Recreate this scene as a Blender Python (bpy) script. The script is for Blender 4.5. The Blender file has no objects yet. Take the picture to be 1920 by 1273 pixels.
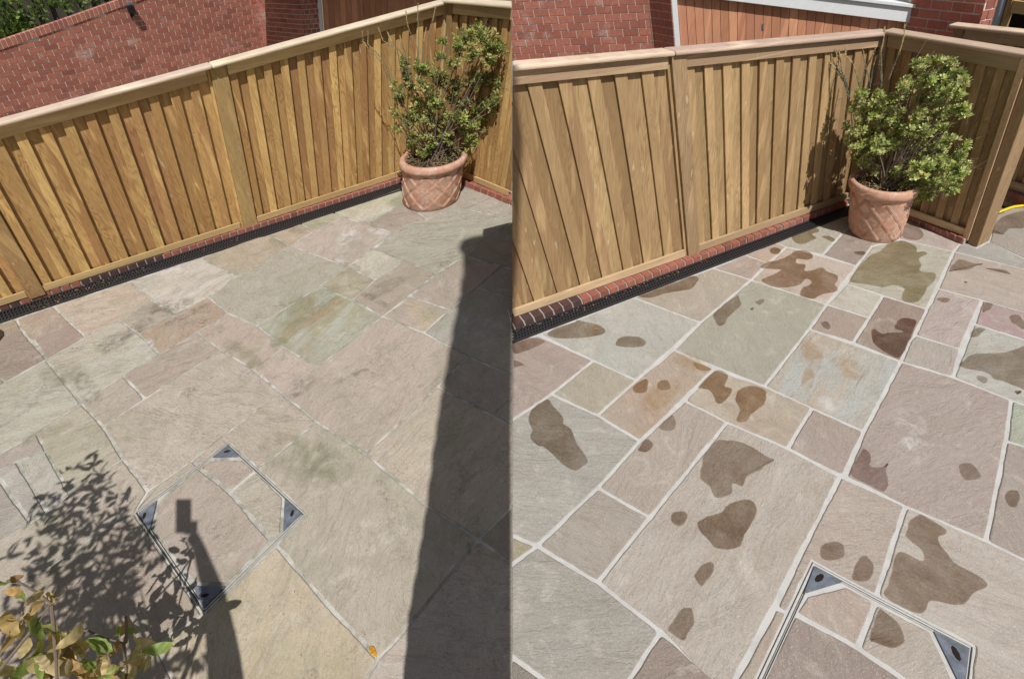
import bpy, bmesh, math, random
from mathutils import Vector, Matrix, noise
from mathutils.geometry import tessellate_polygon
random.seed(7)
D = bpy.data
SC = bpy.context.scene
COL = SC.collection

# ------------------------------------------------------------------ camera, sky, sun, exposure
FPX, CAM_H = 940.0, 2.35                       # focal length in pixels of a 1920 px wide frame
_u = Vector((90 / FPX, 1040 / FPX, 1)).normalized()     # straight down, seen from the camera
AZ = -_u
AY = (Vector((0, 0, 1)) - _u * _u.z).normalized()
AX = AY.cross(AZ)
cam_d = D.cameras.new('camera'); cam = D.objects.new('camera', cam_d); COL.objects.link(cam)
cam_d.sensor_width = 36.0; cam_d.lens = 36.0 * FPX / 1920
cam_d.clip_start = 0.05; cam_d.clip_end = 500
def cv(v): return Vector((AX.dot(v), AY.dot(v), AZ.dot(v)))     # camera axes -> world axes
_r, _d, _f = cv(Vector((1, 0, 0))), cv(Vector((0, 1, 0))), cv(Vector((0, 0, 1)))
cam.matrix_world = Matrix(((_r.x, -_d.x, -_f.x, 0), (_r.y, -_d.y, -_f.y, 0), (_r.z, -_d.z, -_f.z, CAM_H), (0, 0, 0, 1)))
SC.camera = cam
SUN = Vector((-0.16, 0.54, -0.826)).normalized()
world = D.worlds.new('World'); SC.world = world; world.use_nodes = True
wn = world.node_tree.nodes; wl = world.node_tree.links
sky = wn.new('ShaderNodeTexSky'); sky.sky_type = 'NISHITA'; sky.sun_disc = False
sky.sun_elevation = math.asin(-SUN.z); sky.sun_rotation = math.atan2(-SUN.x, -SUN.y)
bg = wn['Background']; bg.inputs['Strength'].default_value = 0.060
hs = wn.new('ShaderNodeHueSaturation'); hs.inputs['Saturation'].default_value = .42      # camera white balance
wl.new(sky.outputs[0], hs.inputs['Color']); wl.new(hs.outputs[0], bg.inputs[0])
sd = D.lights.new('sun', 'SUN'); sun = D.objects.new('sun', sd); COL.objects.link(sun)
sd.energy = 4.6; sd.angle = math.radians(0.5); sd.color = (1.0, 0.972, 0.935)
sun.rotation_mode = 'QUATERNION'; sun.rotation_quaternion = SUN.to_track_quat('-Z', 'Y'); sun.location = (0, -3, 9)
SC.view_settings.view_transform = 'Standard'; SC.view_settings.look = 'None'
SC.view_settings.exposure = 0.0; SC.view_settings.gamma = 1.0
SC.cycles.max_bounces = 6; SC.cycles.transparent_max_bounces = 12

# ------------------------------------------------------------------ where a line of sight meets the place
CO = Vector((0, 0, CAM_H))
def ray(x, y): return cv(Vector(((x - 960) / FPX, (y - 636) / FPX, 1)))
def G(x, y, h=0.0):
    r = ray(x, y); return CO + r * ((CAM_H - h) / -r.z)
def _up(x, y):
    r = -ray(x, y); return r / r.z
UP = {'R': _up(1395, 1694), 'L': _up(729, 1662)}    # the posts of each patio lean a little
def srgb(r, g=None, b=None):
    if g is None: r, g, b = r
    f = lambda c: (c / 255 / 12.92) if c / 255 <= .04045 else ((c / 255 + .055) / 1.055) ** 2.4
    return (f(r), f(g), f(b))

class Plane:
    """upright surface through two ground points; s runs along it, z is the height, n comes out of it"""
    def __init__(s, O, d, side):
        s.O = O.copy(); s.O.z = 0; s.U = UP[side]; s.side = side
        s.d = Vector((d.x, d.y, 0)).normalized(); n = s.d.cross(Vector((0, 0, 1)))
        if n.dot(CO - s.O) < 0: n = -n
        s.n = n; 
    def hit(s, x, y):
        r = ray(x, y); M = Matrix((s.d, s.U, -r)).transposed(); v = M.inverted() @ (CO - s.O); return v.x, v.y
    def P(s, a, n, z): return s.O + s.d * a + s.n * n + s.U * z
def plane_px(a, b, z, side):
    A, Bp = G(*a, z), G(*b, z)
    pl = Plane(A - UP[side] * z, Bp - A, side); return pl

# ------------------------------------------------------------------ object helpers
def link(o, parent=None):
    COL.objects.link(o)
    if parent is not None: o.parent = parent
    return o
def empty(name, loc, label, cat, group=None):
    o = D.objects.new(name, None); o.location = loc; o.empty_display_size = .1; COL.objects.link(o)
    tag(o, label, cat, group); return o
def tag(o, label=None, cat=None, group=None, kind=None):
    if label: o['label'] = label
    if cat: o['category'] = cat
    if group: o['group'] = group
    if kind: o['kind'] = kind
    return o
class MB:
    def __init__(s): s.v = []; s.f = []; s.c = None
    def poly(s, pts): 
        b = len(s.v); s.v += [Vector(p) for p in pts]; s.f.append(tuple(range(b, b + len(pts))))
    def hexa(s, p):      # p: 4 bottom + 4 top, both counter-clockwise seen from above
        b = len(s.v); s.v += [Vector(q) for q in p]
        s.f += [(b + 3, b + 2, b + 1, b), (b + 4, b + 5, b + 6, b + 7)] + [(b + i, b + (i + 1) % 4, b + 4 + (i + 1) % 4, b + 4 + i) for i in range(4)]
    def box(s, pl, s0, s1, n0, n1, z0, z1, zz0=None, zz1=None):   # z0,z1 at s0 ; zz0,zz1 at s1
        if zz0 is None: zz0 = z0
        if zz1 is None: zz1 = z1
        s.hexa([pl.P(s0, n1, z0), pl.P(s1, n1, zz0), pl.P(s1, n0, zz0), pl.P(s0, n0, z0), pl.P(s0, n1, z1), pl.P(s1, n1, zz1), pl.P(s1, n0, zz1), pl.P(s0, n0, z1)])
    def tube(s, pts, rad, seg=6, cap=True):
        pts = [Vector(p) for p in pts]; rings = []
        for i, p in enumerate(pts):
            t = (pts[min(i + 1, len(pts) - 1)] - pts[max(i - 1, 0)])
            if t.length < 1e-9: t = Vector((0, 0, 1))
            t.normalize(); a = t.orthogonal().normalized()
            if i and prev is not None:
                a = (prev - t * prev.dot(t)); a = a.normalized() if a.length > 1e-6 else t.orthogonal().normalized()
            prev = a; bb = t.cross(a); r = rad[i] if isinstance(rad, (list, tuple)) else rad
            b = len(s.v); s.v += [p + (a * math.cos(k * 2 * math.pi / seg) + bb * math.sin(k * 2 * math.pi / seg)) * r for k in range(seg)]
            rings.append(b)
        for i in range(len(rings) - 1):
            for k in range(seg):
                k2 = (k + 1) % seg; s.f.append((rings[i] + k, rings[i] + k2, rings[i + 1] + k2, rings[i + 1] + k))
        if cap:
            s.f.append(tuple(rings[0] + k for k in reversed(range(seg)))); s.f.append(tuple(rings[-1] + k for k in range(seg)))
    def build(s, name, mat, parent=None, origin=None, bevel=0, smooth=False, recalc=True, tint=None):
        o0 = Vector(origin) if origin is not None else (sum(s.v, Vector()) / max(1, len(s.v)))
        me = D.meshes.new(name); me.from_pydata([v - o0 for v in s.v], [], s.f)
        if recalc:
            bm = bmesh.new(); bm.from_mesh(me); bmesh.ops.recalc_face_normals(bm, faces=bm.faces); bm.to_mesh(me); bm.free()
        if tint is not None:
            ca = me.color_attributes.new('tint', 'FLOAT_COLOR', 'POINT')
            for i, c in enumerate(tint): ca.data[i].color = (*c, 1)
        if smooth: me.shade_smooth()
        me.materials.append(mat); o = D.objects.new(name, me)
        pl = parent.matrix_basis.translation if parent is not None else Vector()
        o.location = o0 - pl
        link(o, parent)
        if bevel:
            m = o.modifiers.new('bevel', 'BEVEL'); m.width = bevel; m.segments = 2; m.limit_method = 'ANGLE'
        return o

# ------------------------------------------------------------------ materials
def new_mat(name):
    m = D.materials.new(name); m.use_nodes = True; nt = m.node_tree
    return m, nt, nt.nodes['Principled BSDF']
class NT:
    def __init__(s, nt): s.nt = nt
    def n(s, t, **k):
        o = s.nt.nodes.new(t)
        for a, b in k.items(): setattr(o, a, b)
        return o
    def L(s, a, b): s.nt.links.new(a, b)
    def noise(s, vec, scale, detail=4, rough=.55, dist=0.0):
        o = s.n('ShaderNodeTexNoise'); o.inputs['Scale'].default_value = scale; o.inputs['Detail'].default_value = detail
        o.inputs['Roughness'].default_value = rough; o.inputs['Distortion'].default_value = dist
        if vec is not None: s.L(vec, o.inputs['Vector'])
        return o.outputs['Fac']
    def ramp(s, fac, stops):
        o = s.n('ShaderNodeValToRGB'); e = o.color_ramp.elements
        while len(e) < len(stops): e.new(.5)
        for i, (p, c) in enumerate(stops):
            e[i].position = p; e[i].color = (c, c, c, 1) if not isinstance(c, (tuple, list)) else (*c, 1)
        s.L(fac, o.inputs[0]); return o.outputs[0]
    def mix(s, fac, a, b, mode='MIX'):
        o = s.n('ShaderNodeMix', data_type='RGBA', blend_type=mode)
        for i, v in ((0, fac), (6, a), (7, b)):
            if hasattr(v, 'is_linked') or isinstance(v, bpy.types.NodeSocket): s.L(v, o.inputs[i])
            elif i == 0: o.inputs[0].default_value = v
            else: o.inputs[i].default_value = (*v, 1)
        return o.outputs[2]
    def math(s, op, a, b=None, c=None):
        o = s.n('ShaderNodeMath', operation=op)
        for i, v in enumerate((a, b, c)):
            if v is None: continue
            if isinstance(v, bpy.types.NodeSocket): s.L(v, o.inputs[i])
            else: o.inputs[i].default_value = v
        return o.outputs[0]
    def bump(s, h, strength, dist, bsdf, prev=None):
        o = s.n('ShaderNodeBump'); o.inputs['Strength'].default_value = strength; o.inputs['Distance'].default_value = dist
        s.L(h, o.inputs['Height'])
        if prev is not None: s.L(prev, o.inputs['Normal'])
        s.L(o.outputs[0], bsdf.inputs['Normal']); return o.outputs[0]
    def objvec(s, k=17.0):
        tc = s.n('ShaderNodeTexCoord'); oi = s.n('ShaderNodeObjectInfo'); v = s.n('ShaderNodeVectorMath', operation='MULTIPLY_ADD')
        cx = s.n('ShaderNodeCombineXYZ')
        for i, q in enumerate((1.0, 1.7, -1.3)): s.L(s.math('MULTIPLY', oi.outputs['Random'], q * k), cx.inputs[i])
        a = s.n('ShaderNodeVectorMath', operation='ADD'); s.L(tc.outputs['Object'], a.inputs[0]); s.L(cx.outputs[0], a.inputs[1])
        return a.outputs[0], oi
    def scale(s, v, xyz, rot=(0, 0, 0)):
        o = s.n('ShaderNodeMapping'); o.inputs['Scale'].default_value = xyz; o.inputs['Rotation'].default_value = rot; s.L(v, o.inputs[0]); return o.outputs[0]

def wood(name, c1, c2, c3, grain=1.0, horiz=False, rough=.75, knots=True):
    m, nt, b = new_mat(name); t = NT(nt); v, oi = t.objvec()
    sc = (11, 11, .62) if not horiz else (.8, .8, 34)
    st = t.scale(v, sc)
    low = t.noise(st, 1.0, 2, .45, .12)
    rings = t.math('SINE', t.math('MULTIPLY', low, 110.0))
    rings = t.ramp(t.math('MULTIPLY_ADD', rings, .5, .5), [(0.0, 1.0), (.38, .25), (1.0, 0.0)])
    fine = t.noise(t.scale(v, (90, 90, 4) if not horiz else (5, 5, 120)), 1.0, 3, .6)
    tone = t.noise(t.scale(v, (3, 3, .8) if not horiz else (.8, .8, 6)), 1.0, 2, .5)
    base = t.mix(t.ramp(oi.outputs['Random'], [(0.0, 0.0), (.45, .25), (.75, .8), (1, 1)]), c1, c2)
    hh = t.math('FRACT', t.math('MULTIPLY', oi.outputs['Random'], 7.31))
    base = t.mix(t.ramp(hh, [(.60, 0.0), (.8, .9)]), base, tuple(x * 1.38 for x in c1))
    h3 = t.math('FRACT', t.math('MULTIPLY', oi.outputs['Random'], 23.7))
    base = t.mix(t.ramp(h3, [(.72, 0.0), (.85, .55)]), base, (c2[0] * .98, c2[1] * .88, c2[2] * 1.05))
    base = t.mix(t.ramp(tone, [(.35, 0.0), (.7, .55)]), base, tuple(x * .72 for x in c2))
    base = t.mix(t.math('MULTIPLY', t.math('MULTIPLY', rings, .50 * grain), t.ramp(t.noise(t.scale(v, (8, 8, .5)), 1.0, 2, .5), [(.38, .25), (.6, 1.0)])), base, c3)
    edge = t.ramp(t.noise(t.scale(v, (16, 16, .35) if not horiz else (.5, .5, 20)), 1.0, 1, .5), [(.58, 0.0), (.66, .55)]); base = t.mix(edge, base, tuple(min(1, x * 1.3) for x in c1))
    base = t.mix(t.ramp(fine, [(.35, .35), (.65, 0.0)]), base, tuple(x * .55 for x in c2))
    if knots:
        vo = t.n('ShaderNodeTexVoronoi', feature='F1'); vo.inputs['Scale'].default_value = 1.0
        t.L(t.scale(v, (8, 8, 3.2) if not horiz else (3, 3, 12)), vo.inputs['Vector'])
        kn = t.ramp(vo.outputs['Distance'], [(.03, 1.0), (.075, 0.0)])
        base = t.mix(t.math('MULTIPLY', kn, .45), base, tuple(min(1, x * 1.9) for x in c1))
        kd = t.ramp(vo.outputs['Distance'], [(.0, 1.0), (.035, 0.0)])
        base = t.mix(t.math('MULTIPLY', kd, .55), base, tuple(x * .3 for x in c2))
        sc2 = t.ramp(t.noise(t.scale(v, (26, 26, 7)), 1.0, 2, .5), [(.69, 0.0), (.78, .5)])
        base = t.mix(sc2, base, (.62, .52, .36))
    t.L(base, b.inputs['Base Color']); b.inputs['Roughness'].default_value = rough
    b.inputs['Specular IOR Level'].default_value = .25
    t.bump(t.math('ADD', fine, t.math('MULTIPLY', rings, .5)), .35, .002, b)
    return m
def brickmat(name, c, c2, white=.4, soot=0.0, rough=.85):
    m, nt, b = new_mat(name); t = NT(nt); v, oi = t.objvec()
    geo = t.n('ShaderNodeNewGeometry')
    base = t.mix(t.ramp(oi.outputs['Random'], [(0, 0.0), (1, 1.0)]), c, c2)
    hb = t.math('FRACT', t.math('MULTIPLY', oi.outputs['Random'], 11.3)); base = t.mix(t.ramp(hb, [(.84, 0.0), (.97, .5)]), base, tuple(x * .5 for x in c2))
    base = t.mix(t.ramp(t.noise(v, 28, 4, .6), [(.3, .5), (.7, 0)]), base, tuple(x * .6 for x in c2))
    sp = t.ramp(t.noise(v, 160, 2, .5), [(.6, 0), (.75, .4)]); base = t.mix(sp, base, tuple(min(1, x * 2.0 + .05) for x in c))
    w = t.ramp(t.noise(geo.outputs['Position'], 2.6, 5, .65, .4), [(.56, 0.0), (.72, white)])
    w2 = t.math('MULTIPLY', w, t.ramp(t.noise(v, 45, 3, .6), [(.35, .3), (.6, 1)]))
    base = t.mix(w2, base, (.62, .56, .52))
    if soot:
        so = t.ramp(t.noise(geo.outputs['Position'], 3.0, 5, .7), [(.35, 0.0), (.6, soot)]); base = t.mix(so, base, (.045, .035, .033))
    t.L(base, b.inputs['Base Color']); b.inputs['Roughness'].default_value = rough; b.inputs['Specular IOR Level'].default_value = .2
    t.bump(t.noise(v, 110, 4, .6), .5, .003, b)
    return m
def mortarmat(name, c, dark, amt, green=0.0, scale=9.0):
    m, nt, b = new_mat(name); t = NT(nt); geo = t.n('ShaderNodeNewGeometry'); p = geo.outputs['Position']
    base = t.mix(t.ramp(t.noise(p, 220, 3, .7), [(.3, .35), (.7, 0)]), c, tuple(x * .6 for x in c))
    d = t.ramp(t.noise(p, scale, 6, .75, .6), [(.42, 0.0), (.62, amt)]); base = t.mix(d, base, dark)
    if green:
        gq = t.ramp(t.noise(p, 2.3, 5, .7), [(.5, 0.0), (.62, green)]); base = t.mix(gq, base, (.16, .19, .12))
    t.L(base, b.inputs['Base Color']); b.inputs['Roughness'].default_value = .92; b.inputs['Specular IOR Level'].default_value = .15
    t.bump(t.noise(p, 260, 4, .7), .6, .003, b)
    return m
def slabmat(name, clean):
    """riven sandstone: the stone's own colour is the object colour, a second tone comes in bands"""
    m, nt, b = new_mat(name); t = NT(nt); v, oi = t.objvec(23.0)
    at = t.n('ShaderNodeAttribute', attribute_type='OBJECT', attribute_name='tone'); ang = t.n('ShaderNodeAttribute', attribute_type='OBJECT', attribute_name='bed')
    vr = t.n('ShaderNodeVectorRotate', rotation_type='Z_AXIS'); t.L(v, vr.inputs['Vector']); t.L(t.math('MULTIPLY', oi.outputs['Random'], 31.0), vr.inputs['Angle'])
    v = vr.outputs[0]
    band = t.noise(t.scale(v, (1.4, 6.5, 1)), 1.0, 6, .62, .7)
    blot = t.noise(v, 3.4, 5, .6, 1.1)
    base = t.mix(t.ramp(band, [(.38, 0.0), (.62, .8)]), oi.outputs['Color'], at.outputs['Color'])
    base = t.mix(t.ramp(blot, [(.35, .38), (.5, 0)]), base, (.30, .26, .215))
    base = t.mix(t.ramp(t.noise(v, 5.5, 5, .6, 1.5), [(.56, 0.0), (.72, .42)]), base, (.56, .52, .45))
    fine = t.noise(v, 120, 4, .7)
    base = t.mix(t.ramp(fine, [(.3, .30), (.6, 0.0)]), base, (.17, .15, .13))
    base = t.mix(t.ramp(t.noise(v, 230, 2, .6), [(.58, 0.0), (.72, .45)]), base, (.72, .69, .62))
    strk = t.noise(t.scale(v, (7, 60, 1)), 1.0, 4, .7, .4)
    base = t.mix(t.ramp(strk, [(.28, .2), (.46, 0.0)]), base, (.24, .20, .17))
    if not clean:
        geo = t.n('ShaderNodeNewGeometry'); p = geo.outputs['Position']
        gr = t.math('MULTIPLY', t.ramp(t.noise(p, 1.7, 5, .65, .8), [(.50, 0.0), (.68, .5)]), t.ramp(t.noise(p, 14, 5, .7), [(.35, .3), (.6, 1.0)]))
        base = t.mix(gr, base, (.25, .25, .155))
        dk = t.math('MULTIPLY', t.ramp(t.noise(p, 2.6, 6, .7, 1.2), [(.55, 0.0), (.70, .75)]), t.ramp(t.noise(p, 42, 5, .75, .6), [(.46, 0.0), (.6, 1.0)]))
        base = t.mix(dk, base, (.10, .085, .07))
        sp = t.ramp(t.noise(p, 60, 2, .5), [(.74, 0.0), (.78, .7)]); base = t.mix(sp, base, (.12, .10, .08))
    else:
        geo = t.n('ShaderNodeNewGeometry'); p = geo.outputs['Position']
        sp = t.ramp(t.noise(p, 75, 2, .5), [(.73, 0.0), (.78, .5)]); base = t.mix(sp, base, (.78, .75, .70))
    t.L(base, b.inputs['Base Color'])
    b.inputs['Roughness'].default_value = .78 if clean else .9; b.inputs['Specular IOR Level'].default_value = .3 if clean else .15
    # riven steps: contour-like ledges plus ripples
    cr = t.ramp(t.noise(t.scale(v, (1.6, 3.0, 1)), 1.0, 6, .6, 1.8), [(.478, 0.0), (.497, .42 if not clean else .25), (.516, 0.0)])
    base = t.mix(cr, base, (.26, .22, .18)); t.L(base, b.inputs['Base Color'])
    led = t.noise(t.scale(v, (2.2, 4.5, 1)), 1.0, 5, .55, 1.4)
    steps = t.math('SNAP', led, .055); steps = t.math('MULTIPLY_ADD', steps, .75, t.math('MULTIPLY', led, .25))
    n1 = t.bump(steps, .85 if clean else 1.0, .034 if clean else .05, b)
    n2 = t.bump(t.noise(t.scale(v, (14, 40, 10)), 1.0, 5, .65, .5), .55, .010, b, n1)
    t.bump(fine, .35, .0022, b, n2)
    return m
def film(name, tint, gloss=.06):
    """thin layer of water: it darkens the stone under it, and dries from the rim"""
    m, nt, b = new_mat(name); t = NT(nt); nt.nodes.remove(b)
    out = nt.nodes['Material Output']; tr = t.n('ShaderNodeBsdfTransparent'); gl = t.n('ShaderNodeBsdfGlossy'); gl.inputs['Roughness'].default_value = .3
    geo = t.n('ShaderNodeNewGeometry'); p = geo.outputs['Position']; at = t.n('ShaderNodeAttribute', attribute_name='tint')
    full = t.ramp(t.noise(p, 5, 5, .65, .6), [(.30, .55), (.62, 1.0)])
    fine = t.ramp(t.noise(p, 60, 4, .7), [(.3, .82), (.6, 1.0)])
    oi = t.n('ShaderNodeObjectInfo'); k = t.math('MULTIPLY_ADD', oi.outputs['Random'], .30, .72)
    f = t.math('MULTIPLY', t.math('MULTIPLY', full, fine), t.math('MULTIPLY', at.outputs['Fac'], k))
    c = t.mix(f, (1, 1, 1), oi.outputs['Color']); t.L(c, tr.inputs[0]); mx = t.n('ShaderNodeMixShader'); t.L(t.math('MULTIPLY', at.outputs['Fac'], gloss), mx.inputs[0])
    t.L(tr.outputs[0], mx.inputs[1]); t.L(gl.outputs[0], mx.inputs[2]); t.L(mx.outputs[0], out.inputs[0]); return m
def stain(name, colr, amt, scale, lo, hi):
    m, nt, b = new_mat(name); t = NT(nt); out = nt.nodes['Material Output']
    geo = t.n('ShaderNodeNewGeometry'); p = geo.outputs['Position']; at = t.n('ShaderNodeAttribute', attribute_name='tint')
    f = t.ramp(t.noise(p, scale, 6, .75, .8), [(lo, 0.0), (hi, amt)])
    f = t.math('MULTIPLY', f, at.outputs['Fac'])
    b.inputs['Base Color'].default_value = (*colr, 1); b.inputs['Roughness'].default_value = .95; b.inputs['Specular IOR Level'].default_value = .1
    tr = t.n('ShaderNodeBsdfTransparent'); mx = t.n('ShaderNodeMixShader'); t.L(f, mx.inputs[0]); t.L(tr.outputs[0], mx.inputs[1]); t.L(b.outputs[0], mx.inputs[2]); t.L(mx.outputs[0], out.inputs[0])
    return m
def plain(name, c, rough=.6, metal=0.0, nz=0.15, scale=30, spec=.4, bump=.2):
    m, nt, b = new_mat(name); t = NT(nt); v, oi = t.objvec()
    f = t.ramp(t.noise(v, scale, 5, .65), [(.3, 1.0), (.7, 0.0)])
    base = t.mix(t.math('MULTIPLY', f, nz * 3), c, tuple(x * .55 for x in c)); t.L(base, b.inputs['Base Color'])
    b.inputs['Roughness'].default_value = rough; b.inputs['Metallic'].default_value = metal; b.inputs['Specular IOR Level'].default_value = spec
    if bump: t.bump(t.noise(v, scale * 4, 3, .6), bump, .002, b)
    return m
def leafmat(name, rough=.38, trans=.3):
    m, nt, b = new_mat(name); t = NT(nt); out = nt.nodes['Material Output']
    at = t.n('ShaderNodeAttribute', attribute_name='tint'); t.L(at.outputs['Color'], b.inputs['Base Color'])
    b.inputs['Roughness'].default_value = rough; b.inputs['Specular IOR Level'].default_value = .45
    tl = t.n('ShaderNodeBsdfTranslucent'); t.L(t.mix(.5, at.outputs['Color'], (.35, .42, .05)), tl.inputs[0])
    mx = t.n('ShaderNodeMixShader'); mx.inputs[0].default_value = trans; t.L(b.outputs[0], mx.inputs[1]); t.L(tl.outputs[0], mx.inputs[2]); t.L(mx.outputs[0], out.inputs[0])
    return m

M = {}
M['woodL'] = wood('treated_pine_golden', (.57, .38, .145), (.40, .225, .085), (.23, .10, .03), 1.15)
M['woodR'] = wood('treated_pine_brown', (.43, .29, .145), (.35, .22, .105), (.20, .115, .045), .9)
M['backL'] = wood('treated_pine_reddish_shade', (.48, .30, .115), (.37, .205, .085), (.21, .09, .03), 1.15)  # reddish back boards, also darkened to stand for shade behind the strips
M['backR'] = wood('treated_pine_brown_shade', (.38, .265, .13), (.30, .19, .09), (.19, .095, .04), 1.0)  # darker copy of the brown pine; recess shade is in the colour
M['railL'] = wood('treated_pine_rail_golden', (.56, .40, .19), (.50, .34, .15), (.33, .19, .07), .5, True)
M['railR'] = wood('treated_pine_rail_brown', (.46, .335, .20), (.40, .28, .16), (.25, .15, .08), .6, True)
M['copeL'] = wood('pale_coping_timber', (.74, .62, .46), (.70, .57, .42), (.55, .42, .27), .4, True)
M['copeR'] = wood('pinkish_coping_timber', (.62, .48, .36), (.55, .41, .30), (.42, .29, .19), .4, True)
M['postL'] = wood('post_timber_golden', (.42, .285, .12), (.35, .22, .09), (.19, .10, .035), 1.1)
M['postR'] = wood('post_timber_brown', (.42, .29, .165), (.35, .23, .125), (.18, .105, .05), 1.0)
M['trim'] = wood('pinkish_trim_timber', (.50, .34, .20), (.42, .27, .15), (.30, .18, .09), .5)
M['brick'] = brickmat('red_wall_brick', (.50, .195, .135), (.35, .125, .09), .6)
M['brickR'] = brickmat('lit_red_wall_brick', (.62, .215, .15), (.50, .165, .12), .12)  # brighter copy of the same red brick, for faces seen lit
M['kerb'] = brickmat('red_kerb_brick', (.36, .13, .09), (.28, .10, .07), .2)
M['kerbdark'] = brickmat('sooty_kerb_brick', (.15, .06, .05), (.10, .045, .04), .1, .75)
M['mortar'] = mortarmat('brick_mortar', (.82, .74, .64), (.34, .27, .22), .5)
M['mortarR'] = mortarmat('light_brick_mortar', (.80, .74, .66), (.55, .48, .42), .4)
M['mortarK'] = mortarmat('kerb_mortar', (.40, .37, .33), (.20, .18, .16), .5)
M['jointL'] = mortarmat('old_paving_joint', (.55, .53, .48), (.15, .13, .10), .7, .55, 6.0)
M['jointR'] = mortarmat('fresh_paving_joint', (.56, .55, .53), (.40, .385, .36), .6)
M['slabL'] = slabmat('weathered_sandstone', False)
M['slabR'] = slabmat('cleaned_sandstone', True)
M['wet'] = film('wet_film', (.60, .525, .45))
M['soil'] = plain('dark_soil', (.045, .030, .020), .95, 0, .25, 60, .1, .8)
M['drain'] = plain('black_drain_plastic', (.028, .029, .032), .5, 0, .2, 50, .4)
M['drainpit'] = plain('drain_channel_black', (.006, .006, .006), .9, 0, .1, 50, .2)
M['steel'] = plain('galvanised_blue_grey', (.19, .215, .26), .6, .15, .45, 26, .5)
M['gap'] = plain('grey_brown_gap', (.17, .155, .135), .95, 0, .3, 60, .1)  # darker band filling the groove between the two rims
M['palesteel'] = plain('cement_smeared_edge', (.50, .49, .46), .8, 0, .2, 60, .2)
M['keyhole_dark'] = plain('dark_keyhole', (.028, .018, .013), .9, .1, .3, 90, .2)  # near-black puts the shade of the open hole into the colour
M['white'] = plain('white_painted_board', (.78, .80, .80), .5, 0, .06, 20)
M['pipe'] = plain('grey_plastic_pipe', (.30, .34, .41), .4, 0, .05, 20)
M['black'] = plain('black_metal_lamp', (.012, .012, .013), .45, 0, .1, 30)
M['clad'] = wood('red_brown_cladding', (.66, .33, .19), (.58, .27, .15), (.42, .18, .09), .6, False, .6, False)
M['dark'] = plain('shade_black', (.012, .009, .007), .9, 0, .1, 20, .2)  # near-black; shade in openings and gaps is put into the colour
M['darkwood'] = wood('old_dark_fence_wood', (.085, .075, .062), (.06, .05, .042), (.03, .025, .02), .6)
M['hose'] = plain('yellow_hose_plastic', (.82, .60, .02), .35, 0, .03, 20, .5, 0)
M['leaf'] = leafmat('shrub_leaf'); M['dryleaf'] = leafmat('yellowing_leaf', .6, .4)
M['twig'] = plain('brown_twig', (.20, .15, .115), .85, 0, .25, 80, .2)
M['drystalk'] = plain('dry_stalk', (.50, .38, .20), .85, 0, .2, 60, .2)
M['greystalk'] = plain('grey_green_stalk', (.20, .22, .15), .8, 0, .2, 60, .2)
M['ground'] = mortarmat('bare_ground', (.20, .17, .13), (.12, .10, .07), .6)
M['skin'] = plain('skin', (.52, .31, .22), .5, 0, .05, 20); M['cloth'] = plain('navy_shirt_cloth', (.04, .06, .12), .9, 0, .1, 200)
M['render'] = plain('rendered_wall', (.55, .52, .47), .9, 0, .1, 12)
def terracotta():
    m, nt, b = new_mat('terracotta'); t = NT(nt); v, oi = t.objvec(3.0)
    base = t.mix(t.ramp(t.noise(v, 6, 5, .6, .6), [(.3, 0), (.7, 1)]), (.56, .32, .22), (.46, .25, .165))
    base = t.mix(t.ramp(t.noise(v, 9, 6, .7, 1.0), [(.46, 0), (.66, .75)]), base, (.66, .53, .44))
    base = t.mix(t.ramp(t.noise(v, 22, 6, .75, .5), [(.28, .6), (.48, 0)]), base, (.26, .14, .09))
    t.L(base, b.inputs['Base Color']); b.inputs['Roughness'].default_value = .85; b.inputs['Specular IOR Level'].default_value = .2
    t.bump(t.noise(v, 60, 5, .65), .5, .004, b); return m
M['terra'] = terracotta()

# ------------------------------------------------------------------ ground and the two paved areas
mb = MB(); mb.poly([(-60, -30, -.06), (60, -30, -.06), (60, 90, -.06), (-60, 90, -.06)])
tag(mb.build('ground', M['ground']), kind='structure')
def bed(name, pts, mat):
    mb = MB(); P = [Vector((p.x, p.y, -.005 if name == 'clean_patio' else -.0075)) for p in pts]; Q = [Vector((p.x, p.y, -.055)) for p in pts]
    mb.poly(P); n = len(P)
    for i in range(n): mb.poly([P[i], Q[i], Q[(i + 1) % n], P[(i + 1) % n]])
    return tag(mb.build(name, mat, origin=(pts[0].x, pts[0].y, 0)), kind='structure')
patioL = bed('old_patio', [G(960, 1600), G(960, 385), G(960, 340), G(820, 290), G(752, 330), G(480, 420), G(83, 545), G(-160, 640), G(-160, 1600)], M['jointL'])
patioR = bed('clean_patio', [G(960, 1600), G(2080, 1600), G(2080, 380), G(1925, 368), G(1840, 425), G(1700, 390), G(1590, 372), G(1308, 467), G(967, 590), G(960, 593)], M['jointR'])

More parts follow.
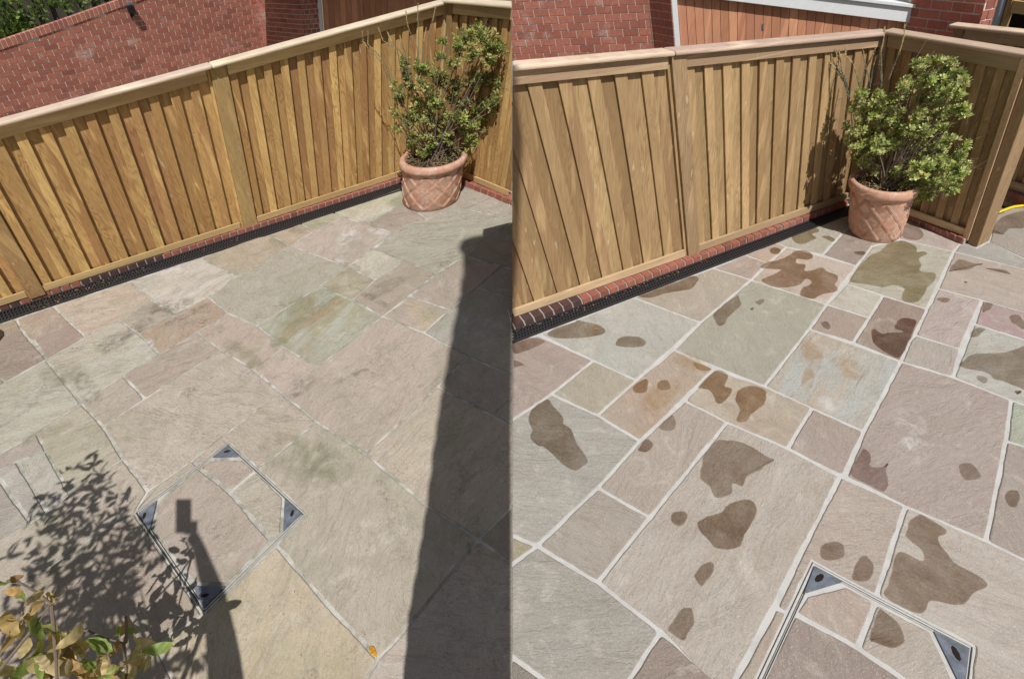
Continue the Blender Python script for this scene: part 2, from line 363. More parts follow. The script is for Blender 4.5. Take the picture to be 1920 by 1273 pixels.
def offset_poly(P, w):
    """inset a simple polygon"""
    n = len(P); A = sum(P[i].x * P[(i + 1) % n].y - P[(i + 1) % n].x * P[i].y for i in range(n))
    if A < 0: P = P[::-1]
    out = []
    for i in range(n):
        a, b, c = P[i - 1], P[i], P[(i + 1) % n]
        d1 = (b - a).normalized(); d2 = (c - b).normalized()
        n1 = Vector((-d1.y, d1.x)); n2 = Vector((-d2.y, d2.x)); k = 1 + n1.dot(n2)
        out.append(b + (n1 + n2) * (w / max(k, .35)))
    return out
def slab(side, parent, px, colr, tone=None, bed_ang=None, inset=None, name='paving_slab', z=0.0, mat=None, lip=.006, label=None):
    z = z + (random.uniform(-.0012, .0002) if side == 'L' else 0)
    P = []
    for q in px:
        g = G(*q); v = Vector((g.x, g.y))
        if not P or (v - P[-1]).length > .012: P.append(v)
    w = inset if inset is not None else (.0098 if side == 'R' else .0090)
    P = offset_poly(P, w); n = len(P)
    rng = random.Random(int(px[0][0] * 31 + px[0][1] * 17 + len(px)))
    # rounded corners, then edge points with a hand-cut wobble
    R = []
    for i in range(n):
        a, b, c = P[i - 1], P[i], P[(i + 1) % n]
        la, lc = (a - b).length, (c - b).length; r = min(.004 + rng.random() * .010, la * .3, lc * .3)
        if (b - a).normalized().dot((c - b).normalized()) > .94: R.append(b); continue
        p0, p1 = b + (a - b).normalized() * r, b + (c - b).normalized() * r
        R += [p0, (p0 + p1 + b * 2) / 4, p1]
    E = []; m = len(R); off = rng.random() * 50
    for i in range(m):
        a, b = R[i], R[(i + 1) % m]; L = (b - a).length; k = max(1, int(L / .028)); nn = Vector((-(b - a).y, (b - a).x)) / max(L, 1e-6)
        for j in range(k):
            q = a.lerp(b, j / k); o = noise.noise(Vector((q.x * 9, q.y * 9, off))) * .0042 + noise.noise(Vector((q.x * 40, q.y * 40, off))) * .0030
            E.append(q + nn * o * (1 if L > .05 else 0))
    cx = sum((p.x for p in E)) / len(E); cy = sum((p.y for p in E)) / len(E); c = Vector((cx, cy))
    In = offset_poly(E, .0035)
    mb = MB(); N = len(E); dz = rng.uniform(-.0004, .0004)
    mb.v = [Vector((p.x, p.y, z + dz)) for p in In] + [Vector((p.x, p.y, z - .0022)) for p in E] + [Vector((p.x, p.y, z - lip - .014)) for p in E]
    mb.f = [tuple(range(N))] + [(i, N + i, N + (i + 1) % N, (i + 1) % N) for i in range(N)] + [(N + i, 2 * N + i, 2 * N + (i + 1) % N, N + (i + 1) % N) for i in range(N)]
    o = mb.build(name, mat or M['slab' + side], parent, (cx, cy, 0), recalc=False)
    f = (.89 if side == 'L' else .86) * rng.uniform(.9, 1.08)
    k = .16 if side == 'L' else .30; av = srgb(178, 168, 154); blend = lambda c: [(a * (1 - k) + b_ * k) * f for a, b_ in zip(c, av)]
    cl = blend(srgb(colr))
    o.color = (*cl, 1)
    tt = blend(srgb(tone)) if tone else [x * rng.uniform(.8, 1.15) for x in cl]
    o['tone'] = [tt[0], tt[1], tt[2]]
    o['bed'] = bed_ang if bed_ang is not None else rng.uniform(0, 6.28)
    if label: o['label'] = label
    return o

SEAM = 956.0
SR = [
 ([(SEAM,643),(1008,628),(1113,675),(1034,738),(SEAM,790)],(176,156,148),(160,138,132)),
 ([(1012,626),(1189,557),(1314,604),(1194,712),(1113,675)],(178,180,172),(162,166,160)),
 ([(1189,557),(1337,502),(1409,524),(1314,604)],(174,162,148),(160,150,134)),
 ([(1337,502),(1397,477),(1440,492),(1409,524)],(180,158,148),(165,140,130)),
 ([(1397,477),(1455,454),(1476,462),(1440,493)],(176,158,145),None),
 ([(1455,454),(1590,399),(1592,424),(1543,477),(1476,462)],(172,168,152),(180,178,166)),
 ([(1543,477),(1592,424),(1650,440),(1636,461),(1607,498)],(158,140,132),(140,122,114)),
 ([(1590,399),(1650,372),(1720,402),(1686,447),(1636,461),(1592,424)],(168,162,150),None),
 ([(1409,524),(1476,462),(1607,498),(1551,570)],(190,174,164),(182,158,140)),
 ([(1636,461),(1690,448),(1789,471),(1739,579),(1588,531),(1607,498)],(184,182,168),(172,168,150)),
 ([(1551,570),(1588,531),(1656,554),(1631,595)],(196,192,182),(184,178,160)),
 ([(1518,616),(1551,570),(1631,595),(1601,641)],(172,152,142),(158,134,122)),
 ([(1601,641),(1631,595),(1656,554),(1739,579),(1690,677)],(158,134,120),(134,108,98)),
 ([(1264,655),(1314,604),(1409,524),(1551,570),(1518,616),(1434,723)],(162,162,148),(150,150,136)),
 ([(1434,723),(1518,616),(1690,677),(1621,808),(1523,764)],(172,178,176),(186,160,130)),
 ([(1194,712),(1264,655),(1339,691),(1201,826),(1121,778)],(180,162,144),(174,144,118)),
 ([(1113,675),(1194,712),(1121,778),(1034,738)],(174,168,148),(164,156,134)),
 ([(1339,691),(1434,723),(1523,764),(1478,840),(1364,791),(1284,750)],(178,164,146),(160,140,118)),
 ([(1523,764),(1621,808),(1581,891),(1478,840)],(176,158,150),(162,140,130)),
 ([(SEAM,790),(1034,738),(1121,778),(1201,826),(1121,913),(1008,1022),(SEAM,1000)],(160,160,154),(130,130,124)),
 ([(1284,750),(1364,791),(1219,969),(1121,913),(1201,826)],(182,170,160),(170,154,142)),
 ([(1121,913),(1219,969),(1121,1091),(1008,1022)],(172,164,154),(162,148,138)),
 ([(1364,791),(1478,840),(1576,892),(1493,1054),(1380,1273),(1360,1310),(1240,1184),(1121,1091),(1219,969)],(186,178,168),(176,164,152)),
 ([(1621,808),(1690,677),(1789,707),(1897,749),(1887,826),(1850,1013),(1699,948),(1586,892)],(174,158,153),(164,144,138)),
 ([(1716,627),(1802,654),(1788,706),(1690,677),(1706,640)],(174,158,154),None),
 ([(1759,540),(1842,562),(1807,640),(1802,654),(1716,627),(1739,579)],(180,164,160),(168,150,146)),
 ([(1842,562),(1950,592),(1950,645),(1827,606)],(160,140,134),None),
 ([(1827,606),(1950,645),(1950,767),(1897,749),(1788,706)],(182,184,178),(168,168,162)),
 ([(1759,540),(1789,471),(1950,511),(1950,593),(1842,562)],(188,174,164),(178,160,148)),
 ([(1789,471),(1799,458),(1814,454),(1832,464),(1856,451),(1950,498),(1950,511)],(176,176,170),(160,158,152)),
 ([(1854,452),(1858,440),(1864,404),(1900,386),(1950,372),(1950,498)],(176,166,156),(168,156,146)),
 ([(1686,447),(1690,420),(1699,413),(1802,457),(1789,471)],(180,168,162),None),
 ([(1576,892),(1699,948),(1644,1116),(1525,1051),(1478,1149),(1455,1138),(1493,1054)],(184,170,160),(172,152,142)),
 ([(1699,948),(1850,1013),(1950,1062),(1950,1330),(1812,1330),(1826,1210),(1644,1116)],(184,176,168),(166,154,144)),
 ([(1897,749),(1950,767),(1950,845),(1887,826)],(178,174,168),None),
 ([(1887,826),(1950,845),(1950,1062),(1850,1013)],(164,150,144),(148,132,124)),
 ([(1455,1138),(1478,1149),(1395,1330),(1350,1330)],(184,160,150),None),
 ([(SEAM,1001),(1008,1023),(SEAM,1061)],(140,136,114),None),
 ([(1008,1023),(1121,1091),(1240,1184),(1150,1320),(1080,1320),(SEAM,1227),(SEAM,1061)],(158,157,151),(144,143,135)),
 ([(1240,1184),(1360,1285),(1360,1330),(1140,1330)],(130,110,102),(112,92,86)),
 ([(SEAM,1227),(1080,1320),(SEAM,1320)],(112,108,104),None)]
for p in SR: slab('R', patioR, *p)
SEAM = 965.0
SL = [
 ([(-20,616),(30,598),(39,616),(-20,640)],(160,140,124),None),
 ([(-20,640),(39,616),(53,635),(86,672),(10,714),(-20,700)],(156,138,130),(142,122,114)),
 ([(-20,700),(10,715),(-20,730)],(150,134,122),None),
 ([(30,598),(100,573),(130,604),(63,637),(53,635),(39,616)],(172,154,138),(160,138,120)),
 ([(63,637),(130,604),(159,630),(86,672)],(158,138,130),(146,124,116)),
 ([(100,573),(244,528),(284,561),(224,600),(159,630),(130,604)],(188,174,158),(178,160,142)),
 ([(244,528),(377,483),(442,518),(390,556),(327,589),(284,561)],(196,192,184),(188,178,164)),
 ([(377,483),(480,445),(508,440),(543,459),(480,498),(442,518)],(182,170,148),(176,160,140)),
 ([(284,561),(327,589),(259,624),(224,600)],(174,166,150),(150,138,122)),
 ([(224,600),(259,624),(299,663),(230,703),(151,754),(86,673),(159,630)],(184,182,170),(178,170,150)),
 ([(259,624),(327,589),(390,556),(427,586),(369,621),(299,663)],(182,162,144),(176,148,120)),
 ([(390,556),(442,518),(543,459),(651,499),(600,535),(482,609),(427,586)],(166,162,148),(172,166,152)),
 ([(427,586),(482,611),(531,650),(475,691),(413,655),(369,621)],(186,170,156),(178,158,144)),
 ([(299,663),(369,621),(413,655),(271,746),(230,703)],(184,168,156),(178,160,146)),
 ([(531,650),(596,686),(530,738),(475,691)],(186,168,158),(180,164,150)),
 ([(482,610),(600,535),(718,592),(596,686),(531,650)],(176,182,170),(150,140,98)),
 ([(600,535),(651,499),(704,523),(661,561)],(172,162,142),(166,158,128)),
 ([(651,499),(701,467),(757,488),(704,523)],(202,196,180),(184,182,160)),
 ([(661,561),(704,523),(757,488),(819,511),(718,592)],(168,154,140),(158,142,128)),
 ([(508,440),(563,419),(590,431),(543,459)],(182,160,146),(170,162,132)),
 ([(563,419),(623,398),(641,405),(590,431)],(176,172,148),None),
 ([(543,459),(590,431),(641,405),(736,436),(651,499)],(186,170,158),(200,188,178)),
 ([(623,398),(752,352),(760,378),(691,418),(641,405)],(178,178,150),(190,184,166)),
 ([(691,418),(760,378),(800,410),(764,420),(736,436)],(164,148,138),None),
 ([(701,467),(736,436),(764,420),(800,410),(862,390),(910,398),(SEAM,412),(907,448),(872,478),(819,511)],(170,168,152),(180,174,158)),
 ([(752,352),(800,330),(870,342),(SEAM,388),(SEAM,412),(910,398),(862,390),(800,410),(760,378)],(182,172,160),(176,168,150)),
 ([(872,478),(907,448),(SEAM,414),(SEAM,504)],(168,152,140),None),
 ([(819,511),(872,478),(940,499),(897,538),(843,579),(769,555)],(184,168,158),(174,156,140)),
 ([(940,499),(SEAM,505),(SEAM,560),(897,538)],(166,156,146),None),
 ([(769,555),(843,579),(794,622),(718,592)],(184,168,160),None),
 ([(897,538),(SEAM,560),(SEAM,704),(877,667),(794,622),(843,579)],(172,170,158),(164,158,146)),
 ([(718,592),(794,622),(877,667),(820,724),(686,850),(593,789),(530,738),(596,686)],(186,170,158),(178,162,150)),
 ([(877,667),(SEAM,704),(SEAM,740),(922,777),(820,724)],(170,160,150),None),
 ([(922,777),(SEAM,740),(SEAM,800)],(172,160,150),None),
 ([(820,724),(922,777),(SEAM,800),(SEAM,944),(897,1010),(802,948),(686,850)],(188,174,156),(180,166,150)),
 ([(897,1010),(SEAM,944),(SEAM,1060)],(166,150,142),None),
 ([(593,789),(686,850),(802,948),(897,1010),(769,1167),(709,1234),(606,1124),(518,1021),(573,963),(485,879)],(190,180,164),(180,172,152)),
 ([(271,746),(413,655),(475,691),(528,738),(480,768),(359,862),(276,920),(230,859),(192,798)],(182,170,158),(174,162,148)),
 ([(359,862),(480,768),(530,738),(593,789),(485,879),(427,828),(372,874)],(184,170,156),(178,166,146)),
 ([(276,920),(359,862),(372,874),(252,960)],(180,170,156),(176,166,152)),
 ([(151,754),(230,703),(271,746),(192,798)],(180,170,156),(172,160,146)),
 ([(-20,730),(10,715),(86,673),(151,754),(68,811),(-20,860)],(188,186,172),(178,174,158)),
 ([(68,811),(151,754),(192,798),(230,859),(173,894),(131,924),(105,880),(86,845)],(186,178,160),(174,166,146)),
 ([(-20,860),(68,811),(86,845),(30,863),(-20,888)],(172,164,152),None),
 ([(30,863),(86,845),(105,880),(131,924),(88,959)],(172,170,160),None),
 ([(-40,895),(30,863),(88,959),(56,978),(0,897)],(180,178,168),None),
 ([(-40,900),(-2,900),(56,978),(-20,1025)],(170,164,154),None),
 ([(88,959),(131,924),(173,894),(230,859),(276,920),(252,960),(176,1003),(85,1066),(-20,1120),(-20,1025)],(178,168,154),(170,156,142)),
 ([(-20,1120),(85,1066),(176,1003),(252,960),(381,1151),(289,1204),(190,1290),(130,1330),(-20,1330)],(174,160,146),(164,146,130)),
 ([(289,1204),(381,1151),(518,1021),(606,1124),(709,1234),(650,1330),(350,1330)],(194,180,156),(188,172,142)),
 ([(289,1204),(350,1330),(130,1330)],(168,150,136),None),
 ([(709,1234),(769,1167),(897,1010),(SEAM,1060),(SEAM,1330),(650,1330)],(184,168,156),None)]
for p in SL: slab('L', patioL, *p)

# ------------------------------------------------------------------ recessed manhole covers with paving set into them
def flat(name, pts, z, mat, parent, th=.012, bevel=0):
    P = [Vector((p.x, p.y, z)) for p in pts]; n = len(P)
    A = sum(P[i].x * P[(i + 1) % n].y - P[(i + 1) % n].x * P[i].y for i in range(n))
    if A < 0: P = P[::-1]
    mb = MB(); mb.poly(P); Q = [p - Vector((0, 0, th)) for p in P]
    for i in range(n): mb.poly([P[i], Q[i], Q[(i + 1) % n], P[(i + 1) % n]])
    return mb.build(name, mat, parent)
def ring(name, px, w, z0, z1, mat, parent, closed=True):
    P = [Vector((G(*q).x, G(*q).y)) for q in px]; I = offset_poly(P, w)
    n = len(P); A = sum(P[i].x * P[(i + 1) % n].y - P[(i + 1) % n].x * P[i].y for i in range(n)); P = P[::-1] if A < 0 else P
    mb = MB()
    for i in range(n):
        j = (i + 1) % n; mb.hexa([(*P[i], z0), (*P[j], z0), (*I[j], z0), (*I[i], z0), (*P[i], z1), (*P[j], z1), (*I[j], z1), (*I[i], z1)])
    return mb.build(name, mat, parent)
def manhole(side, outer, inserts, tris, label):
    c = G(*outer[0]); root = empty('manhole_cover', (c.x, c.y, 0), label, 'manhole cover', 'recessed manhole covers')
    ring('tray_rim', outer, .0035, -.004, .0016, M['palesteel'], root)
    P = [Vector((G(*q).x, G(*q).y)) for q in outer]
    ctr = sum(P, Vector((0, 0))) / len(P)
    I = offset_poly(P, .020 if side == 'R' else .013)
    mb = MB(); n = len(I)
    J = offset_poly([Vector(p) for p in I], .0035)
    for i in range(n):
        j = (i + 1) % n; mb.hexa([(*I[i], -.004), (*I[j], -.004), (*J[j], -.004), (*J[i], -.004), (*I[i], .0016), (*I[j], .0016), (*J[j], .0016), (*J[i], .0016)])
    mb.build('cover_rim', M['palesteel'], root)
    g1 = offset_poly([Vector(p) for p in P], .0105 if side == 'R' else .007); g2 = offset_poly([Vector(p) for p in P], .0145 if side == 'R' else .0095); mb = MB()
    for i in range(n):
        j = (i + 1) % n; mb.hexa([(*g1[i], -.01), (*g1[j], -.01), (*g2[j], -.01), (*g2[i], -.01), (*g1[i], -.0042), (*g1[j], -.0042), (*g2[j], -.0042), (*g2[i], -.0042)])
    mb.build('gap', M['gap'], root)
    for px, c1, c2 in inserts: slab(side, root, px, c1, c2, inset=.006 if side == "R" else .0085, name='paving_insert')
    for px, key, a in tris:
        o = flat('corner_plate', [G(*q) for q in px], .0020, M['steel'], root)
        k = G(*key); mb = MB(); pts = []
        for i in range(16):
            th = i / 16 * 2 * math.pi; r = (.0125 if side == 'R' else .0090) * (1 + 1.2 * abs(math.cos(th)) ** 6)
            pts.append((k.x + r * math.cos(th + a), k.y + r * math.sin(th + a) * 1.0, .0032))
        mb.poly(pts); q = [(p[0], p[1], .001) for p in pts]
        for i in range(16): mb.poly([pts[i], q[i], q[(i + 1) % 16], pts[(i + 1) % 16]])
        kk = mb.build('keyhole', M['keyhole_dark'], o); kk.location = kk.location - root.location + root.location
        kk.location = Vector(sum((Vector(p) for p in pts + q), Vector()) / 32) - root.location - o.location
    return root
manhole('R', [(1525,1053),(1644,1117),(1826,1212),(1812,1330),(1395,1330)],
  [([(1494,1147),(1513,1116),(1587,1098),(1640,1128),(1608,1210)],(180,162,150),(170,146,136)),
   ([(1644,1131),(1745,1183),(1800,1300),(1745,1300),(1613,1214)],(176,170,160),(164,152,140)),
   ([(1490,1152),(1608,1216),(1760,1318),(1412,1318)],(148,130,124),(128,108,102))],
  [([(1527,1061),(1507,1112),(1580,1090)],(1536,1083),.5),([(1750,1181),(1817,1216),(1806,1295)],(1792,1224),1.4)],
  'paved manhole cover with fresh pale joints and blue-grey corner plates, bottom right')
manhole('L', [(427,829),(573,963),(381,1151),(252,961)],
  [([(396,862),(453,859),(478,881),(430,919),(375,875)],(188,172,160),(176,160,148)),
   ([(432,921),(480,883),(531,931),(527,998),(508,1009),(457,951)],(184,176,160),(174,164,146)),
   ([(372,876),(428,921),(506,1011),(424,1093),(362,1092),(285,994),(296,940)],(184,170,158),(176,160,148))],
  [([(427,834),(399,856),(450,855)],(426,846),.2),([(534,934),(567,963),(531,995)],(548,962),1.6),([(260,964),(294,938),(281,993)],(271,966),1.9),([(362,1098),(422,1099),(381,1140)],(384,1116),.2)],
  'square manhole cover in the unwashed patio with all four corner plates showing')

# ------------------------------------------------------------------ wet patches drying on the cleaned slabs
def smooth_px(pts, k=4):
    out = []; n = len(pts)
    for i in range(n):
        p0, p1, p2, p3 = [Vector(pts[(i + j - 1) % n]) for j in range(4)]
        for s in range(k):
            t = s / k; out.append(.5 * ((2 * p1) + (p2 - p0) * t + (2 * p0 - 5 * p1 + 4 * p2 - p3) * t * t + (3 * p1 - p0 - 3 * p2 + p3) * t ** 3))
    return out
def Z(x0, y0, pts): return [(x0 + x / 3.979, y0 + y / 3.979) for x, y in pts]
WET = [
 Z(960,320,[(940,930),(1000,900),(1100,870),(1240,820),(1330,785),(1385,790),(1390,820),(1340,880),(1240,900),(1150,915),(1050,945),(975,945)]),
 Z(960,320,[(262,1220),(330,1170),(470,1130),(480,1112),(570,1130),(650,1150),(700,1190),(680,1215),(620,1235),(480,1250),(340,1250)]),
 Z(960,640,[(775,30),(790,-20),(850,-40),(950,-35),(1000,0),(980,35),(880,45)]),
 Z(960,320,[(1590,990),(1680,930),(1700,960),(1710,1000),(1670,1040),(1620,1090),(1580,1150),(1540,1155),(1510,1110),(1500,1070),(1570,1010)]),
 Z(960,320,[(1830,965),(1870,955),(1880,975),(1850,1000),(1815,985)]), Z(960,320,[(1780,1020),(1805,1020),(1800,1040),(1775,1038)]),
 Z(1440,320,[(-60,720),(10,675),(60,670),(140,640),(200,600),(260,590),(320,610),(335,650),(290,665),(220,660),(215,690),(280,700),(275,745),(330,740),(400,720),(440,750),(520,780),(520,820),(500,850),(525,880),(500,905),(400,925),(340,955),(240,930),(260,870),(310,850),(320,820),(280,810),(240,850),(150,870),(60,870),(0,850),(-50,815),(20,780),(100,740),(30,735)]),
 Z(1440,320,[(175,490),(240,460),(300,430),(370,430),(380,455),(330,475),(365,500),(330,520),(270,545),(210,540)]),
 Z(1440,320,[(400,490),(450,485),(500,510),(480,530),(430,510)]), Z(1440,320,[(10,590),(50,570),(100,590),(80,620),(30,620)]),
 Z(1440,320,[(640,605),(700,600),(730,610),(715,630),(660,625)]),
 Z(1440,320,[(985,520),(1060,540),(1110,570),(1115,605),(1160,600),(1190,620),(1140,645),(1130,665),(1145,700),(1135,745),(1180,755),(1240,760),(1255,790),(1240,830),(1190,870),(1170,920),(1120,975),(1060,985),(1000,965),(1000,920),(1015,880),(960,855),(900,860),(860,870),(800,860),(720,845),(610,825),(660,740),(750,640),(800,615),(850,590),(890,545)]),
 Z(1440,320,[(1345,750),(1375,705),(1400,680),(1430,660),(1490,675),(1540,690),(1600,690),(1600,705),(1550,710),(1510,735),(1450,745),(1380,748)]),
 Z(1440,320,[(1610,725),(1700,730),(1780,745),(1815,775),(1760,765),(1680,745)]), Z(1440,320,[(1460,825),(1485,825),(1485,840),(1462,838)]),
 Z(1440,320,[(1255,958),(1290,945),(1350,950),(1360,970),(1320,985),(1270,970)]), Z(1440,320,[(1615,985),(1680,990),(1660,1030),(1620,1055),(1595,1048)]),
 Z(1440,320,[(1800,1090),(1840,1070),(1890,1090),(1910,1130),(1930,1160),(1900,1185),(1850,1150),(1810,1130)]),
 Z(1440,320,[(1515,1200),(1560,1172),(1620,1180),(1600,1205),(1560,1240),(1515,1240)]),
 Z(1440,640,[(1430,180),(1450,150),(1520,95),(1650,85),(1760,80),(1830,60),(1960,50),(1960,350),(1850,335),(1760,300),(1680,280),(1660,250),(1600,225),(1480,205)]),
 Z(1440,640,[(1550,260),(1600,255),(1640,280),(1620,315),(1580,300)]), Z(1440,640,[(1840,370),(1890,365),(1890,390),(1860,398)]),
 [(1633,620),(1641,616.6),(1653.6,625),(1671,623),(1694,621.6),(1679,616.6),(1677.5,609),(1689,596.5),(1706,596.5),(1719,602),(1714,617),(1704,640),(1688,670),(1668,665),(1648,652),(1636,640)],
 Z(1440,320,[(395,1130),(430,1120),(465,1150),(465,1180),(430,1180),(400,1155)]),
 Z(960,640,[(895,350),(930,310),(980,280),(1015,285),(1015,340),(1000,380),(930,385)]), Z(960,640,[(1080,320),(1110,290),(1160,290),(1185,340),(1180,362),(1100,362)]),
 Z(960,640,[(1355,155),(1420,170),(1490,202),(1475,218),(1400,215),(1360,185)]),
 Z(960,640,[(1520,215),(1600,235),(1615,270),(1590,330),(1640,350),(1640,380),(1570,460),(1520,455),(1500,400),(1460,360),(1390,335)]),
 Z(960,640,[(1680,370),(1760,330),(1850,340),(1900,380),(1880,470),(1800,530),(1740,600),(1670,590),(1700,510),(1670,450)]),
 Z(960,640,[(1190,545),(1220,580),(1220,640),(1180,668),(1120,660),(1095,640),(1140,590)]), Z(960,640,[(1010,725),(1050,760),(1045,800),(1000,825),(950,820),(940,800),(970,760)]),
 Z(960,640,[(270,430),(300,470),(380,560),(385,610),(440,650),(470,720),(500,780),(555,860),(560,910),(500,950),(450,960),(370,910),(300,840),(240,790),(200,780),(140,730),(135,690),(150,660),(120,590),(140,520),(200,460)]),
 Z(960,640,[(1520,740),(1600,735),(1700,745),(1800,790),(1910,860),(1960,880),(1930,905),(1850,960),(1760,1010),(1720,1080),(1650,1060),(1640,1130),(1580,1160),(1510,1160),(1480,1090),(1410,1030),(1400,980),(1420,900),(1430,850)]),
 [(1352,960),(1362,947),(1387,936.5),(1410,938),(1420,956),(1412,978),(1397,1003),(1382,1028),(1344.5,1028),(1329,1013),(1312,996),(1308,978),(1325,968)],
 Z(960,953,[(1190,40),(1230,18),(1290,20),(1312,60),(1290,115),(1240,130),(1190,100)]), Z(960,953,[(1370,470),(1410,420),(1470,395),(1505,410),(1505,470),(1450,540),(1410,575),(1375,540),(1355,500)]),
 Z(960,953,[(1160,900),(1200,830),(1250,760),(1300,735),(1345,750),(1360,850),(1320,930),(1290,985),(1250,975),(1200,940)]),
 Z(1440,953,[(385,310),(410,265),(490,240),(550,260),(575,320),(550,370),(470,390),(400,370)]), Z(1440,953,[(620,500),(640,440),(670,380),(700,345),(745,360),(790,420),(780,490),(740,540),(650,540)]),
 Z(1440,953,[(1055,100),(1120,40),(1180,60),(1325,150),(1330,190),(1275,215),(1280,260),(1340,330),(1390,400),(1500,460),(1600,520),(1640,575),(1530,640),(1480,700),(1400,720),(1220,690),(1190,750),(1150,780),(1060,765),(870,655),(895,560),(925,430),(965,325),(1050,340),(1150,390),(1140,310),(1060,240),(1025,190)]),
 Z(1440,953,[(830,750),(900,790),(970,850),(1020,950),(1010,1010),(920,1040),(800,1000),(750,970),(780,870)]),
 Z(1440,640,[(615,995),(650,900),(705,805),(750,820),(775,880),(765,930),(850,930),(895,905),(885,970),(905,1060),(860,1120),(760,1075)]),
 Z(1440,640,[(1420,940),(1450,905),(1520,910),(1560,950),(1590,1010),(1500,1040),(1450,1010)]), Z(1440,640,[(1770,1140),(1800,1110),(1860,1110),(1885,1160),(1860,1225),(1810,1235),(1775,1190)]),
 Z(960,640,[(14,-10),(160,-30),(250,0),(180,40),(110,70),(14,90)]), Z(960,640,[(14,140),(70,155),(90,180),(40,190),(14,190)]),
 Z(1440,320,[(1640,465),(1700,450),(1750,480),(1790,440),(1830,430),(1920,420),(1960,300),(1850,310),(1740,350),(1690,400)]),
 Z(1440,320,[(1000,440),(1030,400),(1100,405),(1150,450),(1160,490),(1110,520),(1010,500)])]
for w in WET:
    pts = smooth_px(w, 4); off = random.random() * 99
    P = []
    for q in pts:
        g = G(q.x, q.y); k = noise.noise(Vector((g.x * 28, g.y * 28, off))) * .004
        P.append(Vector((g.x + k, g.y - k, .0016)))
    O2 = [Vector((p.x, p.y)) for p in P]; n = len(O2)
    A_ = sum(O2[i].x * O2[(i + 1) % n].y - O2[(i + 1) % n].x * O2[i].y for i in range(n)); O2 = O2[::-1] if A_ < 0 else O2
    I1 = offset_poly(O2, .004); I2 = offset_poly(O2, .009)
    mb = MB(); mb.v = [Vector((*p, .0016)) for p in O2 + I1 + I2]; mb.f = [tuple(range(2 * n, 3 * n))] + [(i, (i + 1) % n, n + (i + 1) % n, n + i) for i in range(n)] + [(n + i, n + (i + 1) % n, 2 * n + (i + 1) % n, 2 * n + i) for i in range(n)]
    WI = len([o for o in patioR.children if o.name.startswith('wet_patch')])
    wo = mb.build('wet_patch', M['wet'], patioR, recalc=False, tint=[(.0,) * 3] * n + [(.95,) * 3] * n + [(1.0,) * 3] * n)
    wo.color = (*{6: (.56, .43, .31), 22: (.52, .40, .35), 24: (.68, .54, .40), 26: (.70, .54, .38), 27: (.66, .54, .42), 28: (.68, .56, .43), 11: (.66, .60, .46), 7: (.68, .60, .46), 41: (.62, .50, .46)}.get(WI, (.63, .55, .475)), 1)

# stains on the unwashed patio (soft-edged thin films of dirt, lime and algae)
M['grime'] = stain('black_grime', (.16, .13, .105), .5, 13, .44, .70)
M['lime'] = stain('white_lime_bloom', (.68, .64, .60), .6, 9, .44, .60)
M['algae'] = stain('green_algae', (.24, .24, .14), .42, 6, .38, .70)
M['ochre'] = stain('ochre_bloom', (.42, .27, .12), .55, 7, .38, .68)
def blot(name, x, y, rx, ry, ang, mat, parent, z=.0012):
    c = G(x, y); mb = MB(); t = []; mb.v.append(Vector((c.x, c.y, z))); t.append((1, 1, 1)); n = 20
    for ringi, (rr, tv) in enumerate(((.45, 1.0), (.75, .8), (1.0, 0.0))):
        for i in range(n):
            a = i / n * 2 * math.pi; px = x + (rx * math.cos(a) * math.cos(ang) - ry * math.sin(a) * math.sin(ang)) * rr; py = y + (rx * math.cos(a) * math.sin(ang) + ry * math.sin(a) * math.cos(ang)) * rr
            g = G(px, py); mb.v.append(Vector((g.x, g.y, z))); t.append((tv,) * 3)
    for i in range(n): mb.f.append((0, 1 + i, 1 + (i + 1) % n))
    for k in range(2):
        for i in range(n): a = 1 + k * n; mb.f.append((a + i, a + n + i, a + n + (i + 1) % n, a + (i + 1) % n))
    return mb.build(name, mat, parent, tint=t)
zz = .0010
for a in ((215,640,45,18,-.5,'grime'),(262,612,34,12,-.5,'grime'),(345,592,60,7,-.45,'grime'),(300,575,30,12,-.5,'grime'),(660,705,42,7,-.4,'grime'),(560,725,40,18,-.5,'grime'),(650,455,42,16,-.6,'lime'),(655,440,25,22,.2,'lime'),(715,440,35,9,.4,'lime'),(700,400,45,12,-.3,'lime'),(640,487,14,10,0,'lime'),
          (590,590,75,14,-.55,'ochre'),(575,575,80,26,-.5,'algae'),(525,645,22,14,0,'algae'),(455,665,55,18,.6,'algae'),(520,455,20,10,.3,'algae'),(575,425,40,10,-.3,'algae'),(720,540,45,14,-.5,'algae'),(560,860,90,50,.5,'algae'),(330,575,40,12,-.4,'grime'),(780,370,60,14,-.2,'algae'),(660,500,22,8,.3,'grime'),
          (355,735,22,10,-.4,'grime'),(610,870,60,40,.4,'algae'),(120,700,50,30,0,'algae'),(90,810,60,14,-.4,'algae'),(165,730,22,40,-.6,'grime'),(700,560,60,6,.5,'grime'),(330,510,60,14,-.3,'lime'),(270,650,26,14,-.5,'lime')):
    zz += .00003; blot('stain', a[0], a[1], a[2], a[3], a[4], M[a[5]], patioL, zz)
for a in ((1522,660,30,18,.8,'ochre'),(1515,710,14,26,.1,'ochre'),(1590,690,40,20,.4,'ochre'),(1300,680,40,18,.3,'ochre'),(1240,740,50,24,-.7,'ochre'),(1705,790,40,26,.6,'lime'),(1560,760,40,18,.3,'lime'),(1715,840,40,24,.3,'lime')):
    zz += .00003; blot('stain', a[0], a[1], a[2], a[3], a[4], M[a[5]], patioR, zz - .0004)

